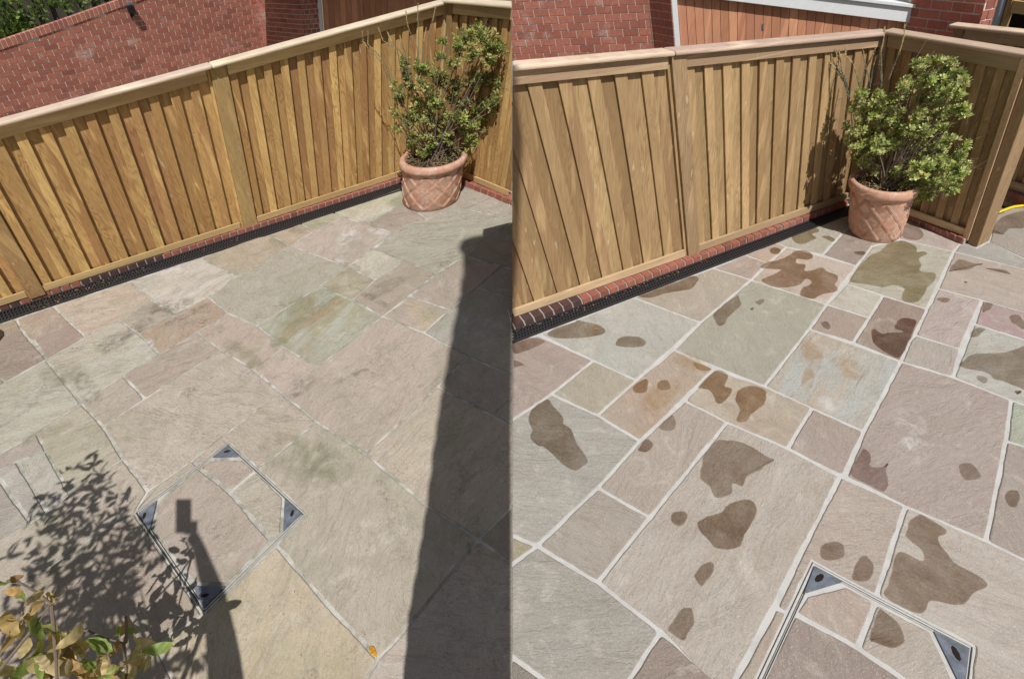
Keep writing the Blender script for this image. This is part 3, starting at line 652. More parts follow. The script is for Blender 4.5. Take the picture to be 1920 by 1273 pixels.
# ------------------------------------------------------------------ fences
def fence_bay(root, pl, side, s0, s1, zb, zt, zr, period=.105, gravel=(.05, .115), rail_n=.022, wm=None):
    """boards between s0 and s1; zt(s) underside of coping; zr(s) underside of top rail; gravel board below"""
    wm = wm or M['wood' + side]; n = max(1, round((s1 - s0) / period)); p = (s1 - s0) / n; rng = random.Random(int(s0 * 1000))
    g0, g1 = gravel
    k_ = 0.0 if side == 'L' else .006
    for i in range(n):
        a = s0 + i * p + rng.uniform(-.004, .004); w = p * .46
        mb = MB(); mb.box(pl, a + w * .72, a + p + w * .3, -.036 + k_, -.022 + k_ + rng.uniform(-.001, .001), g1 - .02, zt(a) - .01, g1 - .02, zt(a + p) - .01); mb.build('board', M['back' + side], root, origin=pl.P(a + .7 * p, -.02, .7))
        mb = MB(); a2 = max(s0 + .001, a); mb.box(pl, a2, a2 + w, -.013, .006 - k_ * .5, g1 - .015, zt(a2) - .012, g1 - .015, zt(a2 + w) - .012); mb.build('board', wm, root, origin=pl.P(a2 + .5 * w, -.01, .7), bevel=.003)
    mb = MB(); mb.box(pl, s0, s1, 0, .020, g0, g1); mb.build('gravel_board', M['rail' + side], root, bevel=.002)
    mb = MB(); mb.box(pl, s0, s1, 0, rail_n, zr(s0), zt(s0) - .004, zr(s1), zt(s1) - .004); mb.build('top_rail', M['rail' + side], root, bevel=.002)
def post(root, pl, side, s, w, z0, z1, n0=-.09, n1=.028, mat=None):
    mb = MB(); mb.box(pl, s, s + w, n0, n1, z0, z1); return mb.build('post', mat or M['post' + side], root, bevel=.004)
def coping(root, pl, side, s0, s1, z0, z1, th=.028, n0=-.07, n1=None, mat=None):
    n1 = n1 or (.078 if side == 'L' else .055)
    mb = MB(); mb.box(pl, s0, s1, n0, n1, z0, z0 + th, z1, z1 + th); return mb.build('coping', mat or M['cope' + side], root, bevel=.010)
def lin(pl, a, b):
    (s0, z0), (s1, z1) = pl.hit(*a), pl.hit(*b); return lambda s: z0 + (z1 - z0) * (s - s0) / (s1 - s0)
# right half, main run
plR = plane_px((967.5, 588), (1588, 370), .06, 'R')
rootR = empty('fence', plR.O, 'long brown timber fence behind the washed patio, left of its corner pot', 'fence')
zc = lin(plR, (1055, 121), (1658, 65)); zr = lin(plR, (1283, 127), (1651, 84))
sA = plR.hit(963, 592)[0]; sP0, sP1 = plR.hit(1287, 476)[0], plR.hit(1308, 468)[0]; sC = plR.hit(1655, 100)[0]
gz = plR.hit(1308, 449.5)[1]
fence_bay(rootR, plR, 'R', sA, sP0 - .025, .05, zc, lambda s: zc(s) - .076, period=.195, gravel=(.055, .115))
fence_bay(rootR, plR, 'R', sP1 + .003, sC, .05, zc, lambda s: zc(s) - .076, period=.155, gravel=(.055, .115))
post(rootR, plR, 'R', sP0, sP1 - sP0, .03, zc(sP0) - .003)
mb = MB(); mb.box(plR, sP0 - .022, sP0 - .002, -.02, .006, .05, zc(sP0) - .008); mb.build('edge_batten', M['woodR'], rootR)
coping(rootR, plR, 'R', sA, sP0 + .01, zc(sA), zc(sP0 + .01)); coping(rootR, plR, 'R', sP0 + .012, sC + .03, zc(sP0), zc(sC + .03))
# right half, return run
plRr = plane_px((1704, 400), (1809, 439), .06, 'R')
rootRr = empty('fence', plRr.O, 'short fence panel behind the washed patio\'s bush, ending in a thick post', 'fence')
sE = plRr.hit(1809, 439)[0]; sS = plRr.hit(1668, 70)[0]
zc2 = lin(plRr, (1664, 63), (1920, 106)); 
fence_bay(rootRr, plRr, 'R', sS, sE - .002, .05, zc2, lambda s: zc2(s) - .085, period=.125, gravel=(.055, .115), wm=M['woodR'])
mb = MB(); mb.box(plRr, sE, sE + .040, -.04, .028, .03, zc2(sE) - .005); mb.build('edge_trim', M['trim'], rootRr, bevel=.002)
coping(rootRr, plRr, 'R', sS - .03, sE + .14, zc2(sS), zc2(sE + .14))
mb = MB(); mb.box(plRr, sS - .035, sS - .004, -.03, .03, .05, zc2(sS) - .004); mb.build('post', M['postR'], rootRr, bevel=.003)
pA, pB, pC = G(1814, 456), G(1832, 463), G(1855, 451)
d1 = (pA - pB); d2 = (pC - pB)
mb = MB(); U = UP['R']; zt = zc2(sE + .05) - .004
mb.hexa([pB, pC, pC + d1, pA, pB + U * zt, pC + U * zt, pC + d1 + U * zt, pA + U * zt]); mb.build('post', M['postR'], rootRr, bevel=.005)
# third fence, beyond the return
P3 = plane_px((1785, 45), (1920, 62), 1.27, 'R')
root3 = empty('fence', P3.O, 'far fence panel at the right edge, in front of the grey downpipe', 'fence')
s3 = P3.hit(1789, 60)[0]; s3b = s3 + 1.7; zz3 = lin(P3, (1789, 51), (1920, 65))
post(root3, P3, 'R', s3, P3.hit(1807, 60)[0] - s3, 0, zz3(s3), -.08, .02)
sq = P3.hit(1812, 60)[0]; fence_bay(root3, P3, 'R', sq, s3b, .05, zz3, lambda s: zz3(s) - .075, period=.10, gravel=(.10, .17))
coping(root3, P3, 'R', s3 - .03, s3b, zz3(s3), zz3(s3b), .026)
# left half, main run
plL = plane_px((83, 543.6), (752, 327.5), .06, 'L')
rootL = empty('fence', plL.O, 'long golden timber fence along the unwashed patio, up to its corner', 'fence')
zcL = lin(plL, (0, 234), (839, 5)); a0 = plL.hit(48, 545)[0]; a1 = plL.hit(80, 537)[0]; b0 = plL.hit(456, 421)[0]; b1 = plL.hit(481, 413)[0]; c1 = plL.hit(831, 40)[0]; aa = plL.hit(-160, 620)[0]
rL = lambda s: zcL(s) - .082
fence_bay(rootL, plL, 'L', aa, a0 - .004, .05, zcL, rL, period=.145, gravel=(.055, .112)); fence_bay(rootL, plL, 'L', a1 + .004, b0 - .028, .05, zcL, rL, period=.145, gravel=(.055, .112)); fence_bay(rootL, plL, 'L', b1 + .004, c1, .05, zcL, rL, period=.145, gravel=(.055, .112))
post(rootL, plL, 'L', a0, a1 - a0, .03, zcL(a0) - .003); post(rootL, plL, 'L', b0, b1 - b0, .03, zcL(b0) - .003)
mb = MB(); mb.box(plL, b0 - .022, b0 - .002, -.02, .006, .05, zcL(b0) - .008); mb.build('edge_batten', M['woodL'], rootL)
mb = MB(); mb.box(plL, c1 + .001, c1 + .022, -.04, .022, .05, zcL(c1) - .008); mb.build('edge_batten', M['railL'], rootL)
coping(rootL, plL, 'L', aa, b0 + .015, zcL(aa), zcL(b0 + .015)); coping(rootL, plL, 'L', b0 + .017, c1 + .04, zcL(b0), zcL(c1 + .04))
# left half, back run
plLb = plane_px((818, 308), (958, 367), .06, 'L')
rootLb = empty('fence', plLb.O, 'short fence section right of the corner, behind the unwashed patio\'s bush', 'fence')
f0 = plLb.hit(851, 30)[0]; f1 = plLb.hit(1010, 40)[0]; f1b = f1 + .01; zcb = lin(plLb, (842, 4), (954, 13))
fence_bay(rootLb, plLb, 'L', f0, f1, .05, zcb, lambda s: zcb(s) - .085, period=.13, gravel=(.055, .112))
post(rootLb, plLb, 'L', f0 - .075, .072, .03, zcb(f0) - .003, -.06, .03)
coping(rootLb, plLb, 'L', f0 - .10, max(f1, f1b), zcb(f0), zcb(max(f1, f1b)))

# ------------------------------------------------------------------ brick kerbs and the slotted drains
def kerb(side, a, b, n_px, joints, dark, label, z=.05, width=.115, rows=1):
    """bricks on edge: front foot runs through ground pixels a-b; joints are the pixels where joints show"""
    A, Bp = G(*a), G(*b); pl = Plane(A, Bp - A, side); root = empty('kerb', A, label, 'kerb')
    ss = [pl.hit(*q)[0] for q in joints]
    L0, L1 = ss[0], ss[-1]
    mb = MB(); mb.box(pl, L0 - .004, L1 + .004, -width, -.006, -.05, z - .008); mb.build('mortar_core', M['mortarK'], root)
    rng = random.Random(3)
    for i in range(len(ss) - 1):
        j = .006; dz = rng.uniform(-.0015, .0015)
        mb = MB(); mb.box(pl, ss[i] + j, ss[i + 1] - j, -width - .002, rng.uniform(-.002, .002), -.01, z + dz)
        px = joints[i][0]
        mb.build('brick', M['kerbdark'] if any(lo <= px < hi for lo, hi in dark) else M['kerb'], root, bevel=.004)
    return pl
def along(a, b, xs):
    return [(x, a[1] + (b[1] - a[1]) * (x - a[0]) / (b[0] - a[0])) for x in xs]
def even(a, b, n):   # n equal steps on the ground between two pixels
    A, Bp = G(*a), G(*b); out = []
    for i in range(n + 1):
        p = A.lerp(Bp, i / n) - CO; c = Vector((_r.dot(p), _d.dot(p), _f.dot(p))); out.append((960 + FPX * c.x / c.z, 636 + FPX * c.y / c.z))
    return out
kR = kerb('R', (948, 625), (1590, 386), 0, even((948, 625), (1590, 386), 43), [(900, 1085)], 'long row of red bricks on edge under the brown fence of the washed patio')
kerb('R', (1697, 411), (1802, 457), 0, even((1697, 411), (1803, 457.5), 8), [], 'short row of orange-red bricks under the return fence, right of the right-hand pot')
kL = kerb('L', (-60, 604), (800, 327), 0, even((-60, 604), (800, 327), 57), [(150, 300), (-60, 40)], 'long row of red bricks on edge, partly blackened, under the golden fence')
kerb('L', (850, 341), (1000, 400), 0, even((850, 341), (1000, 400), 11), [], 'row of shaded bricks under the fence section right of the left-hand pot')
def drain(side, pl, s0, s1, w_in, w_out, label):
    """slotted black grating laid in front of the kerb; pl is the kerb plane"""
    root = empty('drain_channel', pl.P(s0, 0, 0), label, 'drain', 'slotted drains along the fence kerbs')
    mb = MB(); mb.box(pl, s0, s1, w_in, w_out, -.03, -.0035); mb.build('channel', M['drainpit'], root)
    w = w_out - w_in; mb = MB()
    rails = [0.0, .30, .345, .62, .665, 1.0]
    mb.box(pl, s0, s1, w_in, w_in + .10 * w, -.004, .0055); mb.box(pl, s0, s1, w_out - .14 * w, w_out, -.004, .0055)
    for c in (.38, .64): mb.box(pl, s0, s1, w_in + (c - .028) * w, w_in + (c + .028) * w, -.004, .0050)
    o = mb.build('grating_rail', M['drain'], root); o['kind'] = 'stuff'
    mb = MB(); pitch = .0235; k = 0; s = s0
    while s < s1 - .02:
        for r, (c0, c1) in enumerate(((.10, .352), (.408, .612), (.668, .86))):
            q = s + (pitch * .5 if r == 1 else 0); mb.box(pl, q, q + pitch * .50, w_in + c0 * w, w_in + c1 * w, -.003, .0046)
        s += pitch
    o = mb.build('grating_bars', M['drain'], root); o['kind'] = 'stuff'
    return root
wR = abs((G(1190, 557) - kR.O).dot(kR.n)); wR2 = abs((G(1440, 460) - kR.O).dot(kR.n)); 
drain('R', kR, kR.hit(948, 625)[0], kR.hit(1592, 386)[0], .002, (wR + wR2) / 2, 'black slotted drain channel between the brick kerb and the washed slabs')
wL = abs((G(246, 527) - kL.O).dot(kL.n)); wL2 = abs((G(560, 418) - kL.O).dot(kL.n))
drain('L', kL, kL.hit(-60, 604)[0], kL.hit(775, 335)[0], .002, (wL + wL2) / 2, 'black slotted drain channel with fallen leaves beside the unwashed slabs')

# ------------------------------------------------------------------ brick walls, garage and cladding beyond the fences
def brick_wall(pl, s0, s1, z0, z1, ps, pz, mat, mort, label, name='brick_wall', th=.10, half=0, clip=None, phase=0.0, group=None, end_half=False, root=None):
    if root is None: root = empty(name, pl.P(s0, 0, 0), label, 'wall', group)
    zlow = z0
    mb = MB()
    if clip: mb.box(pl, s0, s1, -th, -.006, 0, clip(s0) , 0, clip(s1))
    else: mb.box(pl, s0, s1, -th, -.006, 0, z1)
    mb.build('mortar_core', mort, root, origin=pl.P(s0, 0, 0))
    meshes = {}; row = 0; z = z1 if not clip else z1
    nrows = int((z1 - z0) / pz)
    for r in range(nrows):
        zt = z1 - r * pz; zb = zt - pz + .011
        x = s0 - ((r % 2) * .5 + phase) * ps
        while x < s1:
            a, b = max(x, s0), min(x + ps - .011, s1)
            x += ps
            if b - a < .02: continue
            if clip and zt > min(clip(a), clip(b)): 
                if zb > min(clip(a), clip(b)) - .01: continue
                key = None
                mb = MB(); mb.box(pl, a, b, -.05, 0, zb, min(zt, clip(a)), zb, min(zt, clip(b))); mb.build('brick', mat, root); continue
            key = (round(b - a, 3), 1)
            if key in meshes:
                o = D.objects.new('brick', meshes[key]); link(o, root)
                o.location = pl.P(a, 0, zb) - root.matrix_basis.translation
            else:
                mb = MB(); mb.box(pl, a, b, -.05, 0, zb, zt); o = mb.build('brick', mat, root, origin=pl.P(a, 0, zb)); meshes[key] = o.data
    return root
# right: pale-jointed wall at the left of the garage
W1 = plane_px((965, 60), (1222, 51), .9, 'R')
s0, s1 = W1.hit(900, 62)[0], W1.hit(1221, 51)[0]
pz = W1.hit(1100, 52)[1] - W1.hit(1100, 66)[1]; ps = W1.hit(1129, 59)[0] - W1.hit(1100, 60)[0]
ztop = W1.hit(962, -40)[1]; zlow = W1.hit(962, 125)[1]
wall1 = brick_wall(W1, s0, s1, zlow, ztop, ps, pz, M['brick'], M['mortarR'], 'red brick wall with pale joints, left of the sunlit garage cladding')
c1_ = G(1222, 51, .9); c2_ = G(1262, 58, .9)
W2 = Plane(c1_ - UP['R'] * .9, c2_ - c1_, 'R'); L2 = (c2_ - c1_).length
brick_wall(W2, .002, L2, W2.hit(1240, 115)[1], W2.hit(1240, -40)[1], L2 / 2.0, pz, M['brickR'], M['mortarR'], '', root=wall1, th=.05, phase=.25)  # brighter brick copy paints this return face as lit
# garage front with cladding
W3 = plane_px((1372, 0), (1696, 41.5), 1.2, 'R')
_c = W3.P(W3.hit(1700, 20)[0], 0, 0); W3b = Plane(_c, Vector((1, -.22, 0)), 'R')
garage = empty('garage', W3.P(0, 0, 0), 'sunlit garage with brown vertical cladding and a white fascia, top right', 'garage')
g0, g1 = W3b.hit(1273, 40)[0], W3b.hit(1697, 60)[0]; zf = lin(W3b, (1372, 0), (1696, 41.5))
n = 26; pw = (g1 - g0) / n
for i in range(n):
    mb = MB(); mb.box(W3b, g0 + i * pw + .002, g0 + (i + 1) * pw - .002, -.04, random.uniform(-.022, -.018), .2, zf(g0 + i * pw) + .02, .2, zf(g0 + (i + 1) * pw) + .02); mb.build('cladding_board', M['clad'], garage)
mb = MB(); mb.box(W3b, g0 - .05, g1, -.06, -.042, 0, zf(g0) + .05, 0, zf(g1) + .05); mb.build('backing', M['dark'], garage)
mb = MB(); mb.box(W3b, g0 - .055, g0 - .004, -.03, .02, 0, zf(g0) + .02); mb.build('white_frame', M['white'], garage, bevel=.003)
mb = MB(); fh = W3b.hit(1696, 14)[1] - W3b.hit(1696, 41)[1]; mb.box(W3b, g0 - .05, g1 + .02, -.02, .03, zf(g0), zf(g0) + fh, zf(g1), zf(g1) + fh); mb.build('fascia', M['white'], garage, bevel=.003)
mb = MB(); mb.box(W3b, g0 - .05, g1 + .035, -.3, .05, zf(g0) + fh + .002, zf(g0) + fh + .03, zf(g1) + fh + .002, zf(g1) + fh + .03); mb.build('roof_edge', M['white'], garage, bevel=.003)
mb = MB(); mb.box(W3b, W3b.hit(1431, 12)[0], W3b.hit(1434, 12)[0], -.018, -.012, W3b.hit(1432, 56)[1], W3b.hit(1432, 45)[1]); mb.build('catch_plate', M['steel'], garage)
# brick pier on the right of the garage
q0, q1 = W3.hit(1700, 20)[0], W3.hit(1843, 20)[0]
pz4 = W3.hit(1760, 12)[1] - W3.hit(1760, 31)[1]; ps4 = W3.hit(1800, 26)[0] - W3.hit(1760, 20)[0]
pier = brick_wall(W3, q0, q1, W3.hit(1720, 85)[1], W3.hit(1720, -60)[1], ps4, pz4, M['brickR'], M['mortarR'], 'bright red brick pier between the white fascia and the grey downpipe', name='brick_pier', th=.2, phase=.35)
e1 = W3.P(q1, 0, 0); r4 = ray(1868, 20); 
W4 = Plane(e1, Vector((.97, .25, 0)), 'R'); L4 = W4.hit(1869, 10)[0]
brick_wall(W4, .003, L4, W4.hit(1855, 110)[1], W4.hit(1855, -60)[1], ps4 * .5, pz4, M['brick'], M['mortarR'], '', root=pier, th=.05, phase=.2)  # darker brick puts the shade of this return side into the colour
# downpipe, timber frame and dark opening
W5 = plane_px((1868, 30), (1920, 38), .95, 'R')
mb = MB(); sx = W5.hit(1880, 0)[0]; rr = (W5.hit(1891, 0)[0] - W5.hit(1870, 0)[0]) / 2; mb.tube([W5.P(sx, .02, 0), W5.P(sx, .02, 3.0)], rr, 20)
tag(mb.build('downpipe', M['pipe'], smooth=True, origin=W5.P(sx, .02, 0)), 'grey plastic downpipe beside the bright brick pier in the top right corner', 'downpipe')
frame = empty('timber_shelter', W5.P(sx, 0, 0), 'timber frame with a dark opening at the top right edge, right of the grey pipe', 'shelter')
mb = MB(); mb.box(W5, W5.hit(1890, 10)[0], W5.hit(1899, 10)[0], -.03, .03, 0, 2.6); mb.build('post', M['postL'], frame, bevel=.003)
mb = MB(); mb.box(W5, W5.hit(1899.5, 10)[0], W5.hit(1990, 10)[0], -.03, .02, W5.hit(1905, 25)[1], W5.hit(1905, 1)[1]); mb.build('beam', M['railL'], frame, bevel=.003)
mb = MB(); mb.box(W5, W5.hit(1866, 10)[0], W5.hit(1990, 10)[0], -.25, -.2, 0, 2.6); mb.build('dark_back', M['dark'], frame)  # near-black sheet paints the shade inside the opening

# left: long red wall with a soldier course on a slope
W6 = plane_px((20, 150), (240, 101), .75, 'L')
s0, s1 = W6.hit(-80, 160)[0], W6.hit(486, 50)[0]
pz = W6.hit(120, 126)[1] - W6.hit(120, 136.7)[1]; ps = W6.hit(145.7, 124.3)[0] - W6.hit(120, 130)[0]
cl = [W6.hit(-80, 122), W6.hit(0, 95), W6.hit(60, 74), W6.hit(138, 47), W6.hit(221, 17), W6.hit(290, -8), W6.hit(486, -75)]
def clipL(s):
    for (a, za), (b, zb) in zip(cl, cl[1:]):
        if s <= b: return za + (zb - za) * (s - a) / (b - a)
    return cl[-1][1]
wallL = empty('brick_wall', W6.P(s0, 0, 0), 'long weathered red brick wall topped by a sloping row of upright bricks', 'wall')
# wall core follows the slope in pieces
for (a, za), (b, zb) in zip(cl, cl[1:]):
    a_, b_ = max(a, s0), min(b, s1)
    if b_ > a_:
        mb = MB(); mb.box(W6, a_, b_, -.2, -.006, 0, clipL(a_) + .004, 0, clipL(b_) + .004); mb.build('mortar_core', M['mortar'], wallL)
ztop = W6.hit(240, 0)[1]; ztop = W6.hit(486, -12)[1] + math.ceil((ztop - W6.hit(486, -12)[1]) / pz + 2) * pz; meshes = {}
nrow = int((ztop - W6.hit(-80, 275)[1]) / pz)
cands = []
for r in range(nrow):
    zt = ztop - r * pz; zb = zt - pz + .013; x = s0 - (r % 2) * .5 * ps
    while x < s1:
        a, b = max(x, s0), min(x + ps - .013, s1); x += ps
        if b - a < .02: continue
        c = clipL((a + b) / 2)
        if zb > min(clipL(a), clipL(b)) - .012: continue
        cands.append((a, b, zb, zt))
def vis(a, b, zb, zt):
    p = W6.P((a + b) / 2, 0, zt) - CO; x = 960 + FPX * _r.dot(p) / _f.dot(p); y = 636 + FPX * _d.dot(p) / _f.dot(p)
    return -20 < x < 500 and -12 < y < 236 - .276 * x + 8
rest = MB(); cnt = 0
for a, b, zb, zt in cands:
    v = vis(a, b, zb, zt)
    if not v: continue
    ca, cb = clipL(a), clipL(b)
    if zt > min(ca, cb):
        mb = MB(); mb.box(W6, a, b, -.05, 0, zb, min(zt, ca), zb, min(zt, cb))
        if cnt < 296: mb.build('brick', M['brick'], wallL); cnt += 1
        else: rest.v, rest.f = rest.v + mb.v, rest.f + [tuple(i + len(rest.v) for i in f) for f in mb.f]
        continue
    if cnt >= 296: rest.box(W6, a, b, -.05, 0, zb, zt); continue
    cnt += 1; key = round(b - a, 3)
    if key in meshes:
        o = D.objects.new('brick', meshes[key]); link(o, wallL); o.location = W6.P(a, 0, zb) - wallL.matrix_basis.translation
    else:
        mb = MB(); mb.box(W6, a, b, -.05, 0, zb, zt); o = mb.build('brick', M['brick'], wallL, origin=W6.P(a, 0, zb)); meshes[key] = o.data
if rest.f: rest.build('brickwork', M['brick'], wallL)['kind'] = 'stuff'
# soldier course along the slope
path = [(-80, 122), (0, 95), (60, 74), (138, 47), (221, 17), (290, -8)]
SP = [W6.hit(*q) for q in path]; hs = W6.hit(60, 57)[1] - W6.hit(60, 74)[1]
tot = 0; step = W6.hit(130, 40)[0] - W6.hit(121.3, 42)[0]; s = SP[0][0]
while s < SP[-1][0]:
    mb = MB(); j = .005; mb.box(W6, s + j, s + step - j, -.11, .012, clipL(s) + .006, clipL(s) + hs, clipL(s + step) + .006, clipL(s + step) + hs); mb.build('soldier_brick', M['brick'], wallL, bevel=.002); s += step
mb = MB(); mb.box(W6, SP[0][0], SP[-1][0], -.10, .004, SP[0][1], SP[0][1] + hs - .004, SP[-1][1], SP[-1][1] + hs - .004)
for (a, za), (b, zb) in zip(SP, SP[1:]):
    mb = MB(); mb.box(W6, a, b, -.105, .006, za + .005, za + hs - .003, zb + .005, zb + hs - .003); mb.build('mortar_core', M['mortar'], wallL)
# wall lamp
ls, lz = W6.hit(243, 18)
lamp = empty('wall_lamp', W6.P(ls, .02, lz), 'small black lamp fixed to the red brick wall at the top left', 'lamp')
k = W6.hit(250, 18)[0] - W6.hit(243, 18)[0]; kz = W6.hit(243, 10)[1] - W6.hit(243, 18)[1]
mb = MB(); mb.box(W6, ls - k * .8, ls + k * .8, .03, .11, lz - kz * .9, lz + kz * 1.0); mb.build('lamp_head', M['black'], lamp, bevel=.006)
mb = MB(); mb.box(W6, ls - k * .45, ls + k * .45, .0, .05, lz - kz * 1.8, lz - kz * .95); mb.build('lamp_bracket', M['black'], lamp, bevel=.004)
mb = MB(); mb.box(W6, ls - k * .6, ls + k * .6, .0, .075, lz + kz * 1.05, lz + kz * 1.9); mb.build('sensor_housing', M['steel'], lamp, bevel=.004)
# left: shaded garage bay behind the corner
A6 = W6.P(s1, 0, 0)
W7 = Plane(A6, Vector((.80, -.60, 0)), 'L'); 
gl = empty('garage', A6, 'shaded brown garage bay with a white corner strip, beyond the golden fence', 'garage')
L7 = W7.hit(567, 40)[0]; pz7 = pz
brick_wall(W7, .004, L7, W7.hit(500, 110)[1], W7.hit(500, -30)[1], ps * .8, pz, M['brick'], M['mortar'], '', root=gl, th=.1)
B7 = W7.P(L7, 0, 0); W8 = Plane(B7, Vector((.95, .0, 0)), 'L'); L8 = W8.hit(598, 30)[0]
brick_wall(W8, .004, L8, W8.hit(580, 90)[1], W8.hit(580, -30)[1], ps * .5, pz, M['brick'], M['mortar'], '', root=gl, th=.1)
mb = MB(); mb.box(W8, L8 + .003, W8.hit(604, 30)[0], -.02, .02, 0, 2.2); mb.build('white_frame', M['white'], gl)
C8 = W8.P(W8.hit(605, 30)[0], -.03, 0); W9 = Plane(C8, Vector((.9, -.35, 0)), 'L'); L9 = W9.hit(860, 0)[0]; n = 22
for i in range(n):
    mb = MB(); mb.box(W9, L9 * i / n + .002, L9 * (i + 1) / n - .002, -.03, random.uniform(-.004, 0), .1, 2.1); mb.build('cladding_board', M['clad'], gl)
zr_ = W9.hit(700, -75)[1]
mb = MB(); mb.box(W9, -1.15, L9 + .1, -.3, 1.25, zr_, zr_ + .1); mb.build('added_shade_roof', M['dark'], gl)  # unseen roof added to throw the cladding below into shade

# ------------------------------------------------------------------ dark slatted fence and greenery at the top left
def leaf_cluster(mb, tint, c, r, n, size, cols, rng, up=Vector((0, 0, 1)), flatk=1.0):
    for _ in range(n):
        d = Vector((rng.gauss(0, 1), rng.gauss(0, 1), rng.gauss(0, 1))); d.normalize(); p = c + d * r * rng.random() ** .45
        t = (d + up * .5 + Vector((rng.gauss(0, .6), rng.gauss(0, .6), rng.gauss(0, .6)))).normalized()
        w = t.orthogonal().normalized(); w.rotate(Matrix.Rotation(rng.random() * 6.28, 3, t)); nn = t.cross(w)
        L = size * rng.uniform(.7, 1.25); W = L * .30
        b = len(mb.v); mb.v += [p, p + t * L * .45 + w * W + nn * L * .08, p + t * L, p + t * L * .45 - w * W + nn * L * .08]
        mb.f += [(b, b + 1, b + 2), (b, b + 2, b + 3)]
        c0 = rng.choice(cols); k = rng.uniform(.75, 1.25); tint += [tuple(x * k for x in c0)] * 4
W10 = plane_px((20, 150), (240, 101), .45, 'L')
sf = empty('slat_fence', W10.P(0, 0, 0), 'dark weathered slatted fence in shade behind the brick wall, top left corner', 'fence')
x0 = W10.hit(-60, 60)[0]; x1 = W10.hit(330, 0)[0]; k = 0; x = x0
while x < x1:
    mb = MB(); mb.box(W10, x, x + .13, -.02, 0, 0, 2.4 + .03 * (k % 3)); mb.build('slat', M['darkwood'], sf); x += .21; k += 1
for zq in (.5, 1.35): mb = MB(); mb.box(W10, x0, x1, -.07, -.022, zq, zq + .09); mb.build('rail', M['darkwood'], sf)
mb = MB(); mb.box(W10, x0 - 2, x1 + 2, -.75, -.7, 0, 3.2)  # near-black sheet added where the gaps show only deep shade
tag(mb.build('dark_backdrop', M['dark'], origin=W10.P(0, -.7, 0)), 'near-black sheet added for the shade seen through the slats at the top left', 'wall')
GREEN = [(.07, .12, .028), (.11, .17, .04), (.18, .25, .06), (.05, .085, .022)]
rng = random.Random(5); root = empty('bush', W10.P(x0, .3, 0), 'leafy green bush in the top left corner, above the brick wall', 'bush')
mb = MB(); ti = []
for (x, y, r, nn) in ((12, 45, 26, 260), (28, 62, 16, 160), (5, 70, 20, 160), (40, 48, 12, 60), (30, 20, 12, 50), (60, 8, 12, 70), (62, 22, 10, 60), (95, 6, 10, 70), (108, 10, 8, 50), (130, 4, 9, 60), (160, 2, 9, 60), (55, 34, 7, 30), (190, 0, 8, 20), (4, 10, 14, 40), (76, 4, 10, 50)):
    s, z = W10.hit(x, y); c = W10.P(s, .35, z); rr = r * 9.5 / FPX; leaf_cluster(mb, ti, c, rr, int(nn * (.75 if x < 45 else .42)), .095, GREEN, rng)
mb.build('foliage', M['leaf'], root, recalc=False, tint=ti)
mb = MB()
for i in range(9):
    s, z = W10.hit(rng.uniform(0, 150), rng.uniform(0, 60)); mb.tube([W10.P(s + rng.uniform(-.3, .3), .2, 0), W10.P(s, .3, z * .6), W10.P(s, .35, z)], [.018, .012, .005], 5)
mb.build('stem', M['twig'], root)

# ------------------------------------------------------------------ terracotta pots
def pot(side, base, bw, rim, rw, label):
    """lathe of round sections whose centres follow the lean of the posts"""
    C0 = G(*base); U = UP[side]
    lat = Vector((ray(*base).x, ray(*base).y, 0)).normalized().cross(Vector((0, 0, 1)))
    # height where the vertical through the base passes the rim pixel
    pl = Plane(C0, lat, side); sR, H = pl.hit(*rim)
    r0 = (pl.hit(base[0] + bw, base[1])[0] - pl.hit(base[0] - bw, base[1])[0]) / 2
    r1 = (pl.hit(rim[0] + rw, rim[1])[0] - pl.hit(rim[0] - rw, rim[1])[0]) / 2
    root = empty('terracotta_pot', C0, label, 'plant pot', 'terracotta pots')
    prof = [(0, 0), (r0 * .96, 0), (r0, .012), (r0 + (r1 * .90 - r0) * .5 + .004, H * .45), (r1 * .90, H * .80), (r1 * .93, H * .835), (r1 * .99, H * .85), (r1 * 1.0, H * .90), (r1 * .995, H * .965), (r1 * .95, H), (r1 * .86, H), (r1 * .83, H * .97), (r1 * .80, H * .8)]
    def surf(r, z, a): return C0 + U * z + (lat * math.cos(a) + Vector((0, 0, 1)).cross(lat) * math.sin(a)) * r
    seg = 48
    def lathe(name, pr, mat, sm=True):
        mb = MB()
        for r, z in pr: mb.v += [surf(r, z, 2 * math.pi * k / seg) for k in range(seg)]
        for i in range(len(pr) - 1):
            for k in range(seg): k2 = (k + 1) % seg; mb.f.append((i * seg + k, i * seg + k2, (i + 1) * seg + k2, (i + 1) * seg + k))
        return mb.build(name, mat, root, origin=C0, smooth=sm)
    lathe('body', prof[1:6], M['terra']); lathe('rim', prof[5:], M['terra'])
    lathe('soil', [(.001, H * .93), (r1 * .5, H * .915), (r1 * .84, H * .885)], M['soil'])
    mb = MB()
    def rad(z): 
        z_ = z / H
        mid = r0 + (r1 * .90 - r0) * .5 + .004
        if z_ < .45: return r0 + (mid - r0) * max(0, z_ - .03) / .42
        return mid + (r1 * .90 - mid) * (z_ - .45) / .35
    for sg in (-1, 1):
        for i in range(10):
            for off in (-.05, 0, .05):
                a0 = i / 10 * 2 * math.pi + off * 1.1; pts = []
                for k in range(13):
                    z = H * (.04 + .74 * k / 12); pts.append(surf(rad(z) + .0005, z, a0 + sg * 1.25 * k / 12))
                mb.tube(pts, .0050 if off == 0 else .0036, 5)
    mb.build('lattice_relief', M['terra'], root, smooth=True)['kind'] = 'stuff'
    return C0, lat, U, H, r1, surf
potR = pot('R', (1639, 434), 50, (1651, 336), 68, 'lattice-patterned terracotta pot in the washed patio\'s corner, under the larger bush')
